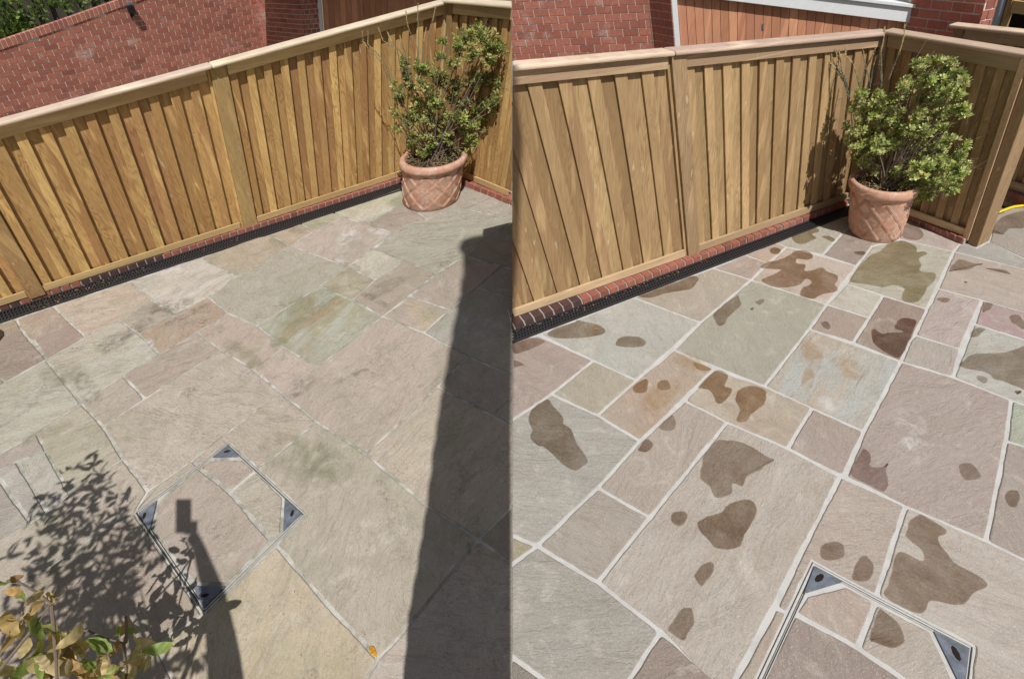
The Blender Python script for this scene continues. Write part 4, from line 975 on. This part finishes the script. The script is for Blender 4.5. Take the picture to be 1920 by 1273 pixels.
potL = pot('L', (808, 372), 52, (803, 292), 64, 'lattice-patterned terracotta pot in the corner of the unwashed patio')
# sliver of another pot at the far left edge
def pot_edge():
    C = G(-70, 668); root = empty('terracotta_pot', C, 'edge of a terracotta pot cut off at the left side of the photo', 'plant pot', 'terracotta pots')
    mb = MB(); U = UP['L']; seg = 40; pr = [(.12, 0), (.135, .10), (.15, .19), (.158, .20), (.165, .235), (.155, .25), (.13, .24), (.002, .20)]
    for r, z in pr: mb.v += [C + U * z + Vector((math.cos(2 * math.pi * k / seg), math.sin(2 * math.pi * k / seg), 0)) * r for k in range(seg)]
    for i in range(len(pr) - 1):
        for k in range(seg): k2 = (k + 1) % seg; mb.f.append((i * seg + k, i * seg + k2, (i + 1) * seg + k2, (i + 1) * seg + k))
    mb.build('body', M['terra'], root, origin=C, smooth=True)
pot_edge()

# ------------------------------------------------------------------ shrubs in the pots
def bush(side, pt, clumps, label, seed, cols, dens=1.0, leaf=.034, depth=.16):
    C0, lat, U, H, r1, surf = pt; rng = random.Random(seed); pl = Plane(C0, lat, side)
    root = empty('potted_bush', C0 + U * (H * .92), label, 'bush', 'bushes in terracotta pots')
    mb = MB(); ti = []; tw = MB(); base = C0 + U * (H * .9)
    fw = Vector((0, 0, 1)).cross(lat)
    for (x, y, r) in clumps:
        s, z = pl.hit(x, y); n = rng.uniform(-depth, depth) * (1 if z > H * 1.15 else .3); c = pl.P(s, n, z)
        # scale so the clump keeps its place when moved in depth along the line of sight
        v = c - CO; dist = v.length; c = CO + (pl.P(s, 0, z) - CO) * (1 + n / dist)
        rr = r * (c - CO).dot(_f) / FPX
        nros = max(5, int(19 * dens * (r / 14) ** 2))
        for _ in range(nros):
            d = Vector((rng.gauss(0, 1), rng.gauss(0, 1), rng.gauss(0, 1))).normalized(); p = c + d * rr * rng.random() ** .4
            t = (d * .8 + Vector((0, 0, .9)) + Vector((rng.gauss(0, .25), rng.gauss(0, .25), 0))).normalized()
            w0 = t.orthogonal().normalized(); nl = rng.randint(6, 12); rs = rng.uniform(.65, 1.25); cc = rng.choice(cols); k0 = rng.uniform(.75, 1.3)
            for i in range(nl):
                w = w0.copy(); w.rotate(Matrix.Rotation(i * 2.4 + rng.uniform(-.3, .3), 3, t)); lvl = i / nl
                dirn = (w * (1.0 - .55 * lvl) + t * (.25 + .9 * lvl)).normalized(); sd = dirn.cross(t).normalized(); L = rs * leaf * rng.uniform(.75, 1.2) * (1.15 - .4 * lvl); q = p + t * (leaf * .9 * lvl) - t * leaf * .6
                nrm = sd.cross(dirn); b = len(mb.v)
                mb.v += [q, q + dirn * L * .5 + sd * L * .27 + nrm * L * .07, q + dirn * L, q + dirn * L * .5 - sd * L * .27 + nrm * L * .07]
                mb.f += [(b, b + 1, b + 2), (b, b + 2, b + 3)]
                kk = k0 * rng.uniform(.8, 1.2) * (1 + .25 * lvl); cc_ = cc if rng.random() > .04 else (.5, .30, .12); ti += [tuple(min(.9, v_ * kk) for v_ in cc_)] * 4
            if rng.random() < .5: tw.tube([p - t * leaf, c + (p - c) * .2 - Vector((0, 0, rr * .6))], [.0016, .0026], 4, False)
        mid = base.lerp(c, .5) + Vector((rng.uniform(-.06, .06), rng.uniform(-.06, .06), rng.uniform(-.03, .06)))
        tw.tube([base + Vector((rng.uniform(-.06, .06), rng.uniform(-.06, .06), -.02)), base.lerp(mid, .5) + Vector((rng.uniform(-.02, .02), rng.uniform(-.02, .02), 0)), mid, c - Vector((0, 0, rr * .5)), c], [.0075, .006, .0045, .003, .0018], 5, False)
    for _ in range(int(150 * dens)):     # fine bare twigs
        x, y, r = rng.choice(clumps); s, z = pl.hit(x + rng.gauss(0, r), y + rng.gauss(0, r)); p = pl.P(s, rng.uniform(-depth, depth), z)
        q = p + Vector((rng.gauss(0, .05), rng.gauss(0, .05), rng.gauss(0, .04))); tw.tube([p, (p + q) / 2 + Vector((rng.gauss(0, .01),) * 3), q], [.0015, .0012, .0008], 4, False)
    mb.build('foliage', M['leaf'], root, recalc=False, tint=ti); tw.build('branches', M['twig'], root, recalc=False)
    # dead thatch on the soil
    th = MB()
    for _ in range(160):
        a = rng.random() * 6.28; rr = r1 * .8 * rng.random() ** .5; p = surf(rr, H * .93, a); q = p + Vector((rng.gauss(0, .05), rng.gauss(0, .05), abs(rng.gauss(0, .03)))); th.tube([p, q], .0012, 3, False)
    th.build('dead_stems', M['drystalk'], root, recalc=False)['kind'] = 'stuff'
    return root
BG = [(.34, .40, .12), (.44, .50, .17), (.26, .32, .09), (.54, .57, .25), (.40, .43, .18)]
CR = [(1725,122,14),(1752,114,13),(1778,120,14),(1800,140,15),(1770,150,20),(1735,150,16),(1700,150,10),(1795,170,16),(1810,155,8),(1690,158,9),(1760,180,18),(1730,185,14),(1710,165,10),(1615,180,15),(1640,185,15),(1665,190,15),(1690,185,12),(1600,200,12),(1625,210,18),(1655,220,18),(1680,215,14),(1610,240,16),(1640,245,20),(1588,235,8),(1595,265,14),(1620,275,18),(1650,270,20),(1680,265,16),(1720,215,12),(1745,215,12),(1775,205,14),(1800,205,14),(1812,210,8),(1700,290,20),(1730,280,18),(1760,275,16),(1785,260,12),(1800,290,14),(1812,270,8),(1690,315,20),(1725,315,22),(1760,310,20),(1790,320,16),(1806,310,12),(1720,345,16),(1755,340,16),(1785,350,12),(1700,340,12),(1602,295,10),(1715,372,8),(1690,345,8),(1670,300,14),(1650,300,12),(1640,320,9),(1620,305,12),(1665,325,10),(1705,240,14),(1735,245,15),(1765,240,14),(1700,265,13),(1680,240,12),(1745,300,14),(1775,330,14),(1740,365,12),(1765,360,10),(1705,365,8),(1800,325,12),(1608,275,12)]
bushR = bush('R', potR, CR, 'larger bright green bush in the pot of the washed patio, spilling over to the right', 11, BG, 1.25, .028)
CL = [(870,70,18),(895,62,18),(920,75,20),(938,90,14),(860,90,14),(885,100,18),(915,105,18),(936,115,12),(830,75,8),(825,105,10),(850,120,14),(760,120,12),(785,128,14),(810,135,14),(765,150,16),(795,160,18),(825,150,16),(745,165,10),(750,185,14),(780,190,18),(815,190,18),(850,160,18),(885,150,18),(912,150,16),(742,210,10),(770,220,16),(800,225,18),(835,220,18),(870,200,18),(900,195,14),(745,240,9),(775,255,14),(805,260,16),(840,255,16),(870,240,12),(890,235,10),(795,285,12),(825,290,14),(852,280,14),(775,275,10),(810,275,14),(840,300,10),(870,285,12),(885,260,14),(905,235,14),(920,200,14),(935,150,10),(780,215,14),(890,215,16),(930,180,12),(865,225,16),(820,245,14),(800,205,14),(850,185,14),(760,230,10),(880,270,12)]
bushL = bush('L', potL, CL, 'bush in the pot of the unwashed patio, casting its shadow on the golden fence', 12, [(.22, .26, .07), (.30, .34, .10), (.16, .19, .05), (.38, .41, .15), (.40, .36, .14)], 1.2, .034)
def stalks(side, pt, lines, label, seed):
    C0, lat, U, H, r1, surf = pt; rng = random.Random(seed); pl = Plane(C0, lat, side); root = empty('dry_broom_plant', C0 + U * H * .9, label, 'plant', 'dry stalks in the pots')
    for L in lines:
        g, d = MB(), MB(); P = []
        for i, (x, y) in enumerate(L):
            s, z = pl.hit(x, y); P.append(pl.P(s, -.04 + rng.uniform(-.015, .015), z))
        n = len(P); half = n // 2
        g.tube(P[:half + 1], [.004 - .0012 * i / max(1, half) for i in range(half + 1)], 5, False)
        d.tube(P[half:], [.0036 - .0015 * i / max(1, n - half) for i in range(n - half)], 5, False)
        for i in range(n - 1):
            for _ in range(22):
                p = P[i].lerp(P[i + 1], rng.random()); t = (P[i + 1] - P[i]).normalized(); w = t.orthogonal(); w.rotate(Matrix.Rotation(rng.random() * 6.28, 3, t)); q = p + (w * .5 + t).normalized() * rng.uniform(.006, .018)
                (d if i >= half - 1 else g).tube([p - t * .002, q], [.0022, .0008], 3, False)
        g.build('stem', M['greystalk'], root, recalc=False); d.build('seed_stalk', M['drystalk'], root, recalc=False)
stalks('R', potR, [[(1600,290),(1592,200),(1582,160),(1562,130),(1548,112),(1545,92)],[(1592,200),(1578,150),(1560,120),(1553,95)],[(1590,190),(1583,150),(1568,125),(1565,92)],[(1586,170),(1577,140),(1572,110),(1570,98)],[(1610,170),(1605,145),(1595,120),(1583,105),(1583,90)],[(1630,175),(1628,150),(1618,115),(1617,98)],[(1612,160),(1624,125),(1635,105),(1638,95)],[(1650,180),(1652,150),(1650,100),(1656,70),(1656,55)],[(1660,165),(1672,130),(1685,100),(1693,70),(1694,52)],[(1650,170),(1648,120),(1650,90)],[(1630,160),(1636,125),(1641,108)]],
       'pale dry broom stalks standing up on the left side of the bright bush', 3)
stalks('L', potL, [[(755,240),(735,160),(712,115),(695,98),(680,80),(679,62)],[(735,160),(722,120),(705,100),(690,85),(690,60)],[(760,180),(745,95),(718,78),(710,55)],[(765,150),(752,100),(735,80),(726,62)],[(785,170),(783,90),(768,60),(763,40),(762,24)],[(785,170),(786,60),(784,40),(784,8)],[(800,150),(803,70),(812,40),(817,15)],[(770,160),(760,100),(752,80),(750,68)],[(790,130),(795,80),(800,55)]],
       'pale dry broom stalks rising left of the shaded bush against the golden fence', 4)

# ------------------------------------------------------------------ foreground shrub at the bottom left (near the camera)
rng = random.Random(21)
fs = empty('shrub', (-1.25, -.15, 0), 'shrub with yellowing curled leaves in the bottom left corner, close by', 'shrub')
def curl_leaf(mb, ti, p, t, w, L, col, rng, curl=.6):
    """six-segment leaf with a folded, curling blade"""
    n = 8; nn = t.cross(w).normalized(); prev = None; q = p.copy(); d = t.copy(); f1 = rng.uniform(.2, .9); f2 = rng.uniform(.2, .9); tw_ = rng.uniform(-.8, .8)
    for i in range(n + 1):
        u = i / n; W = L * .205 * math.sin(math.pi * min(1, u * .93 + .07)) ** .75 * (1 + .06 * (-1) ** i)
        b = len(mb.v); wv = (w * math.cos(tw_ * u) + nn * math.sin(tw_ * u)); jt = lambda: nn * rng.uniform(-.035, .035) * L
        mb.v += [q - wv * W * rng.uniform(.8, 1.1) + nn * W * f1 + jt(), q.copy(), q + wv * W * rng.uniform(.8, 1.1) + nn * W * f2 + jt()]; k = (1.12 if i % 2 else .84) * rng.uniform(.85, 1.1)
        ti += [tuple(c * k * e for c in col) for e in (rng.choice((1, 1.1, .6)), .74, rng.choice((1, 1.1, .6)))]
        if prev is not None: mb.f += [(prev, prev + 1, b + 1, b), (prev + 1, prev + 2, b + 2, b + 1)]
        prev = b; d.rotate(Matrix.Rotation(curl / n * rng.uniform(.4, 1.6), 3, w)); q = q + d * L / n
YL = [(.62, .42, .17), (.70, .53, .27), (.52, .31, .12), (.44, .42, .13), (.60, .47, .22), (.36, .19, .08), (.28, .38, .09), (.74, .58, .33)]
def at(x, y, dep): return CO + ray(x, y) * dep
mbL, tiL, mbT = MB(), [], MB()
# visible branches
br = [[(-60,1330,1.5),(60,1180,1.55),(96,1130,1.58),(70,1110,1.56),(40,1093,1.54),(12,1088,1.53)],[(96,1130,1.58),(100,1170,1.58),(105,1240,1.57),(110,1330,1.55)],[(60,1330,1.6),(120,1230,1.66),(145,1182,1.7),(165,1181,1.7),(195,1195,1.71),(235,1205,1.72)],[(195,1197,1.71),(203,1225,1.7),(210,1260,1.7),(215,1330,1.68)],[(232,1204,1.72),(236,1250,1.7),(240,1330,1.7)],[(236,1204,1.72),(238,1180,1.71),(236,1155,1.7)]]
for b_ in br: mbT.tube([at(*q) for q in b_], [.0055 - .0006 * i for i in range(len(b_))], 6, False)
spots = [(15,1085,14,5),(40,1105,22,2),(78,1105,20,2),(90,1118,20,2),(35,1165,32,0),(70,1150,28,7),(60,1190,34,4),(85,1175,26,3),(22,1200,36,0),(10,1240,36,4),(45,1230,34,1),(75,1225,30,1),(110,1205,28,1),(125,1195,30,7),(140,1215,32,0),(155,1200,24,6),(150,1235,22,6),(95,1255,32,4),(60,1262,32,2),(30,1265,34,6),(130,1260,30,2),(165,1262,28,0),(120,1240,30,4),(235,1160,14,2),(243,1175,22,6),(250,1200,26,7),(268,1215,24,1),(280,1235,26,1),(225,1195,12,5),(190,1230,16,2),(210,1235,26,1),(230,1245,28,7),(195,1250,24,2),(215,1268,22,4),(180,1275,24,6),(5,1270,30,3),(100,1230,28,2),(5,1170,16,0),(150,1275,28,7)]
VIS = []
for (x, y, r, ci) in spots:
    for _ in range(2):
        dep = rng.uniform(1.5, 1.62) if x < 105 else rng.uniform(1.66, 1.78); p = at(x + rng.uniform(-r * .5, r * .5), y + rng.uniform(-r * .5, r * .5), dep)
        VIS.append(p)
        t = Vector((rng.gauss(0, .6), rng.gauss(0, .6), rng.gauss(-.5, .5))).normalized(); w = t.orthogonal().normalized(); w.rotate(Matrix.Rotation(rng.random() * 6.28, 3, t))
        curl_leaf(mbL, tiL, p, t, w, r * .0021 * dep / .95 * rng.uniform(.8, 1.15), YL[ci if rng.random() < .6 else rng.randrange(8)], rng, rng.uniform(-2.6, 2.6))
# the rest of the crown, below and left of the frame; it throws the leafy shadow on the slabs
def off_frame(p):
    v = p - CO; z = _f.dot(v)
    if z < .05: return True
    x = 960 + FPX * _r.dot(v) / z; y = 636 + FPX * _d.dot(v) / z; return x < -30 or y > 1290 or x > 1950
SHX = [(90,945,30),(150,915,40),(190,900,24),(130,880,10),(140,960,50),(110,1000,50),(190,960,45),(60,1060,24),(85,1060,45),(150,1040,60),(210,1020,50),(250,1010,34),(265,1045,35),(230,1080,55),(170,1100,70),(110,1120,60),(290,1070,30),(270,1120,45),(320,1130,45),(340,1110,26),(300,1160,40),(230,1160,70),(160,1180,70),(90,1200,60),(40,1230,55),(350,1170,30),(300,1210,50),(230,1240,60),(150,1250,60),(330,1260,45),(20,1150,24),(180,850,6),(172,870,8),(20,1040,8),(230,965,10)]
for (x, y, r) in SHX:
    g = G(x, y); g2 = G(x + r, y); rad = (g2 - g).length
    for _ in range(int(4 + 60 * rad * rad / .03)):
        for _try in range(8):
            h = rng.uniform(1.15, 2.05); a = rng.random() * 6.28; q = rng.random() ** .5 * rad; p = Vector((g.x + q * math.cos(a), g.y + q * math.sin(a), 0)) - SUN * (h / -SUN.z) * 1.0
            p = Vector((g.x + q * math.cos(a) - SUN.x / -SUN.z * h, g.y + q * math.sin(a) - SUN.y / -SUN.z * h, h))
            if off_frame(p) and not any((q_ - p - SUN * (q_ - p).dot(SUN)).length < .07 for q_ in VIS): break
        else: continue
        t = Vector((rng.gauss(0, .7), rng.gauss(0, .7), rng.gauss(0, .3))).normalized(); w = t.orthogonal().normalized(); w.rotate(Matrix.Rotation(rng.random() * 6.28, 3, t))
        curl_leaf(mbL, tiL, p, t, w, rng.uniform(.05, .085), rng.choice(YL), rng, rng.uniform(-1, 1))
        if rng.random() < .03: mbT.tube([Vector((-1.25, -.1, .6)), Vector((-1.25, -.1, .9)).lerp(p, .5), p], [.012, .007, .002], 5, False)
mbT.tube([Vector((-1.25, -.15, 0)), Vector((-1.24, -.13, .5)), Vector((-1.3, -.1, 1.0)), Vector((-1.2, 0, 1.4))], [.028, .024, .016, .008], 8)
mbL.build('foliage', M['dryleaf'], fs, recalc=False, tint=tiL, smooth=True); mbT.build('branches', M['twig'], fs, recalc=False)

# ------------------------------------------------------------------ hose, fallen leaves
mb = MB(); P = smooth_px([(1850,412),(1866,401),(1880,394.5),(1897,388.5),(1912,386),(1930,385.5),(1960,392)], 5)[:-10]
mb.tube([G(q.x, q.y, .014) for q in P], .011, 10); tag(mb.build('garden_hose', M['hose'], smooth=True), 'yellow garden hose on the wet slabs at the right edge, behind the thick post', 'hose')
# kerb of stacked bricks behind the hose
A, Bp = G(1855, 414), G(1925, 372)
plK = Plane(G(1866, 408), G(1925, 385, 0) - G(1866, 408), 'R')
P3k = Plane(P3.P(0, 0, 0), P3.d, 'R')
rootk = empty('low_brick_plinth', P3.P(P3.hit(1870, 380)[0], 0, 0), 'two-course red brick plinth under the far fence, behind the yellow hose', 'plinth')
kz0 = 0.0; sa = P3.hit(1840, 380)[0]; sb = P3.hit(1990, 390)[0]
mb = MB(); mb.box(P3, sa, sb, -.1, .055, -.05, .085); mb.build('mortar_core', M['mortarK'], rootk)
for r in range(2):
    s = sa - r * .05
    while s < sb:
        mb = MB(); mb.box(P3, s + .005, s + .105, -.09, .062, .0 + r * .048, .043 + r * .048); mb.build('brick', M['kerb'], rootk, bevel=.003); s += .11
def ground_leaf(x, y, L, col, name='fallen_leaf', label=None, dz=.002, ang=None):
    g = G(x, y); rng2 = random.Random(x * 7 + y); mb = MB(); ti = []; a = ang if ang is not None else rng2.random() * 6.28; t = Vector((math.cos(a), math.sin(a), .12)); w = Vector((-math.sin(a), math.cos(a), .1))
    curl_leaf(mb, ti, Vector((g.x, g.y, dz)), t.normalized(), w.normalized(), L, col, rng2, .5); o = mb.build(name, M['dryleaf'], origin=(g.x, g.y, dz), tint=ti, recalc=False, smooth=True)
    tag(o, label, 'leaf', 'fallen leaves'); return o
ground_leaf(694, 1211, .055, (.85, .40, .02), label='single bright orange leaf in a joint near the unwashed patio\'s bottom edge', ang=-.9)
ground_leaf(1112, 619, .045, (.55, .20, .06), label='small orange-brown leaf on a wet grey slab of the washed patio', ang=.1)
ground_leaf(28, 677, .022, (.75, .52, .15), label='small yellow leaf on the purple slab at the left edge, the lower of two')
ground_leaf(60, 669, .022, (.80, .60, .22), label='small yellow leaf on the purple slab at the left edge, the upper of two')
ground_leaf(64, 611, .02, (.75, .55, .20), label='tiny yellow leaf on the brown slab by the drain at the far left')
ground_leaf(346, 566, .02, (.55, .22, .08), label='tiny red-brown leaf on the whitish slab of the unwashed patio')
for i, (x, y) in enumerate(((384, 874), (354, 895))): ground_leaf(x, y, .018, (.80, .45, .10), label=('tiny orange leaf on the joint above the manhole cover', 'tiny orange leaf on the upper left edge of the manhole cover')[i])
mb = MB(); ti = []; rng = random.Random(8)
for _ in range(170):
    x = rng.choice([rng.uniform(20, 300), rng.uniform(20, 480), rng.uniform(60, 240)]); yl = 594 - .325 * x + rng.gauss(2, 5) - (4 if rng.random() < .5 else 0)
    g = G(x, yl, .006); t = Vector((rng.gauss(0, 1), rng.gauss(0, 1), rng.gauss(0, .3))).normalized(); w = t.orthogonal().normalized(); curl_leaf(mb, ti, g + Vector((0, 0, rng.uniform(0, .008))), t, w, rng.uniform(.006, .018), rng.choice([(.62, .36, .18), (.52, .26, .12), (.66, .46, .22), (.35, .18, .09)]), rng, 1.0)
for _ in range(110):
    x = rng.uniform(965, 1330); yl = 625 - .368 * (x - 962) + rng.gauss(-3, 3.5); g = G(x, yl, .006); t = Vector((rng.gauss(0, 1), rng.gauss(0, 1), rng.gauss(0, .3))).normalized(); curl_leaf(mb, ti, g, t, t.orthogonal().normalized(), rng.uniform(.006, .016), rng.choice([(.62, .40, .22), (.70, .50, .30)]), rng, 1.0)
tag(mb.build('leaf_litter', M['dryleaf'], recalc=False, tint=ti), 'dry leaf crumbs scattered along the black drains and brick kerbs', 'leaf litter', kind='stuff')
mb = MB(); ti = []
for _ in range(330):
    g = G(rng.uniform(5, 940), rng.uniform(470, 1260)); 
    t = Vector((rng.gauss(0, 1), rng.gauss(0, 1), 0)).normalized(); curl_leaf(mb, ti, g + Vector((0, 0, .0015)), t, Vector((-t.y, t.x, .2)), rng.uniform(.003, .009), rng.choice([(.08, .06, .05), (.75, .72, .66), (.14, .10, .07), (.5, .35, .15)]), rng, .5)
tag(mb.build('grit', M['dryleaf'], recalc=False, tint=ti), 'small crumbs of dirt scattered over the unwashed slabs', 'grit', kind='stuff')

# the two patios meet along one line: what stands on either side is cut off there
def cut(o, side):
    if o.type != 'MESH': return
    M_ = Matrix.Translation(o.matrix_basis.translation + (o.parent.matrix_basis.translation if o.parent else Vector()))
    xs = [(_r.dot(M_ @ v.co - CO) * side) / max(.05, _f.dot(M_ @ v.co - CO)) for v in o.data.vertices]
    if not xs or min(xs) > .0005: return
    if max(xs) < .001: D.objects.remove(o); return
    me = o.data.copy() if o.data.users > 1 else o.data; o.data = me
    bm = bmesh.new(); bm.from_mesh(me); co = M_.inverted() @ CO
    res = bmesh.ops.bisect_plane(bm, geom=bm.verts[:] + bm.edges[:] + bm.faces[:], plane_co=co + _r * side * .002, plane_no=_r * side, clear_inner=True)
    bmesh.ops.holes_fill(bm, edges=[e for e in res['geom_cut'] if isinstance(e, bmesh.types.BMEdge)]); bm.to_mesh(me); bm.free()
for rt, sd_ in ((rootR, 1), (wall1, 1), (rootLb, -1), (gl, -1)):
    for o in list(rt.children): cut(o, sd_)
for o in list(D.objects):
    if o.parent and o.parent.get('category') in ('kerb', 'drain') and o.type == 'MESH':
        x = _r.dot(o.parent.matrix_basis.translation - CO); cut(o, 1 if x > -.15 else -1)

# ------------------------------------------------------------------ behind the camera: a panel cut to the wall's shadow and the person whose shadows fall on the left patio
def lift(x, y, plane_y):
    """point at y = plane_y whose sun shadow falls on the ground seen at this place"""
    g = G(x, y); h = (g.y - plane_y) / (SUN.y / -SUN.z); return Vector((g.x - SUN.x / -SUN.z * h, plane_y, h))
edge = [(868, 470), (862, 458), (874, 447), (900, 444), (957, 436)]
left = []
y = 1290.0
import itertools
ctrl = [(757, 1290), (770, 1150), (786, 1050), (800, 950), (812, 850), (827, 760), (838, 700), (850, 620), (862, 550), (872, 490)]
for (x0_, y0_), (x1_, y1_) in zip(ctrl, ctrl[1:]):
    for k in range(6):
        t = k / 6; left.append((x0_ + (x1_ - x0_) * t - 3.2 * abs(math.sin((len(left)) * .85)) - 1.5 * math.sin(len(left) * .23), y0_ + (y1_ - y0_) * t))
px = [q for q in left if q[1] > 0] + [(868, 474), (860, 463), (866, 450), (884, 444), (909, 439), (930, 466), (948, 530), (962, 606), (958, 800), (958, 1000), (958, 1290)]
poly = [lift(a, b, -.35) for a, b in px]  # unseen thin panel, shaped so it casts just the dark strip
zb = poly[0].z; base = [Vector((poly[-1].x - .12, -.35, 0)), Vector((poly[0].x - .12, -.35, 0))]
poly = poly + base
mb = MB(); n = len(poly); mb.poly(poly); Q = [p + Vector((0, -.03, 0)) for p in poly]; mb.poly(Q[::-1])
for i in range(n): mb.poly([poly[i], Q[i], Q[(i + 1) % n], poly[(i + 1) % n]])
tag(mb.build('shadow_cut_wall', M['render'], origin=(poly[-1].x, -.35, 0), recalc=False), 'unseen thin wall piece cut to throw the long dark shadow across the left patio', 'wall')

def person():
    def at_h(x, y, h): g = G(x, y); return Vector((g.x - SUN.x / -SUN.z * h, g.y - SUN.y / -SUN.z * h, h))
    hand = at_h(356, 1000, 2.10); wr = at_h(371, 1022, 2.06); el = at_h(402, 1120, 1.84); md = at_h(420, 1240, 1.64); sh = at_h(432, 1420, 1.5)
    root = empty('person', (sh.x + .15, sh.y - .12, 0), 'person behind the camera in a navy shirt, one arm raised holding up a phone', 'person')
    px_, py_ = sh.x + .17, sh.y - .10
    V = [Vector((px_, py_, .95)), Vector((px_, py_, 1.2)), Vector((px_, py_, 1.46)), Vector((px_, py_, 1.56)), Vector((px_, py_ + .02, 1.72)), sh, el, wr, hand,
         Vector((px_ + .19, py_, 1.44)), Vector((px_ + .24, py_, 1.16)), Vector((px_ + .24, py_ + .05, .9)), Vector((px_ - .1, py_, .88)), Vector((px_ - .11, py_ + .02, .48)), Vector((px_ - .11, py_ - .03, .06)), Vector((px_ - .11, py_ + .12, .03)),
         Vector((px_ + .1, py_, .88)), Vector((px_ + .11, py_ + .02, .48)), Vector((px_ + .11, py_ - .03, .06)), Vector((px_ + .11, py_ + .12, .03)), Vector((px_, py_ + .01, 1.66)), md]
    Ed = [(0, 1), (1, 2), (2, 3), (3, 20), (20, 4), (2, 5), (5, 21), (21, 6), (6, 7), (7, 8), (2, 9), (9, 10), (10, 11), (0, 12), (12, 13), (13, 14), (14, 15), (0, 16), (16, 17), (17, 18), (18, 19)]
    Rd = [.15, .14, .14, .055, .085, .085, .052, .028, .032, .065, .05, .035, .085, .06, .04, .035, .085, .06, .04, .035, .085, .072]
    me = D.meshes.new('body'); me.from_pydata([v - root.location for v in V], Ed, []); o = D.objects.new('body', me); link(o, root)
    sk = o.modifiers.new('skin', 'SKIN'); me.skin_vertices.new() if not me.skin_vertices else None
    for i, r in enumerate(Rd): me.skin_vertices[0].data[i].radius = (r, r * (.7 if i < 3 else 1))
    me.skin_vertices[0].data[0].use_root = True
    o.modifiers.new('sub', 'SUBSURF').levels = 2; o.modifiers['sub'].render_levels = 2; me.materials.append(M['cloth'])
    mb = MB()
    for k in range(4):
        a = hand + Vector((-.022 + .013 * k, .0, .0)); mb.tube([a, a + Vector((0, .02, .035)), a + Vector((0, .035, .055))], [.009, .008, .007], 6)
    a = hand + Vector((.022, -.01, -.01)); mb.tube([a, a + Vector((.004, .02, .03)), a + Vector((-.004, .035, .05))], [.010, .009, .007], 6)
    mb.build('fingers', M['skin'], root)
    ph = MB(); c = at_h(344, 966, 2.13); k = -SUN / -SUN.z
    w = (G(359, 966) - G(330, 966)) / 2; hs_ = (G(344, 936) - G(344, 1000)) / 2; hh = hs_ + k * .055; nrm = w.cross(hh).normalized() * .005
    ph.hexa([c - w - hh - nrm, c + w - hh - nrm, c + w + hh - nrm, c - w + hh - nrm, c - w - hh + nrm, c + w - hh + nrm, c + w + hh + nrm, c - w + hh + nrm])
    tag(ph.build('phone', M['black']), 'black phone held up in the raised hand of the person behind the camera', 'phone')
person()
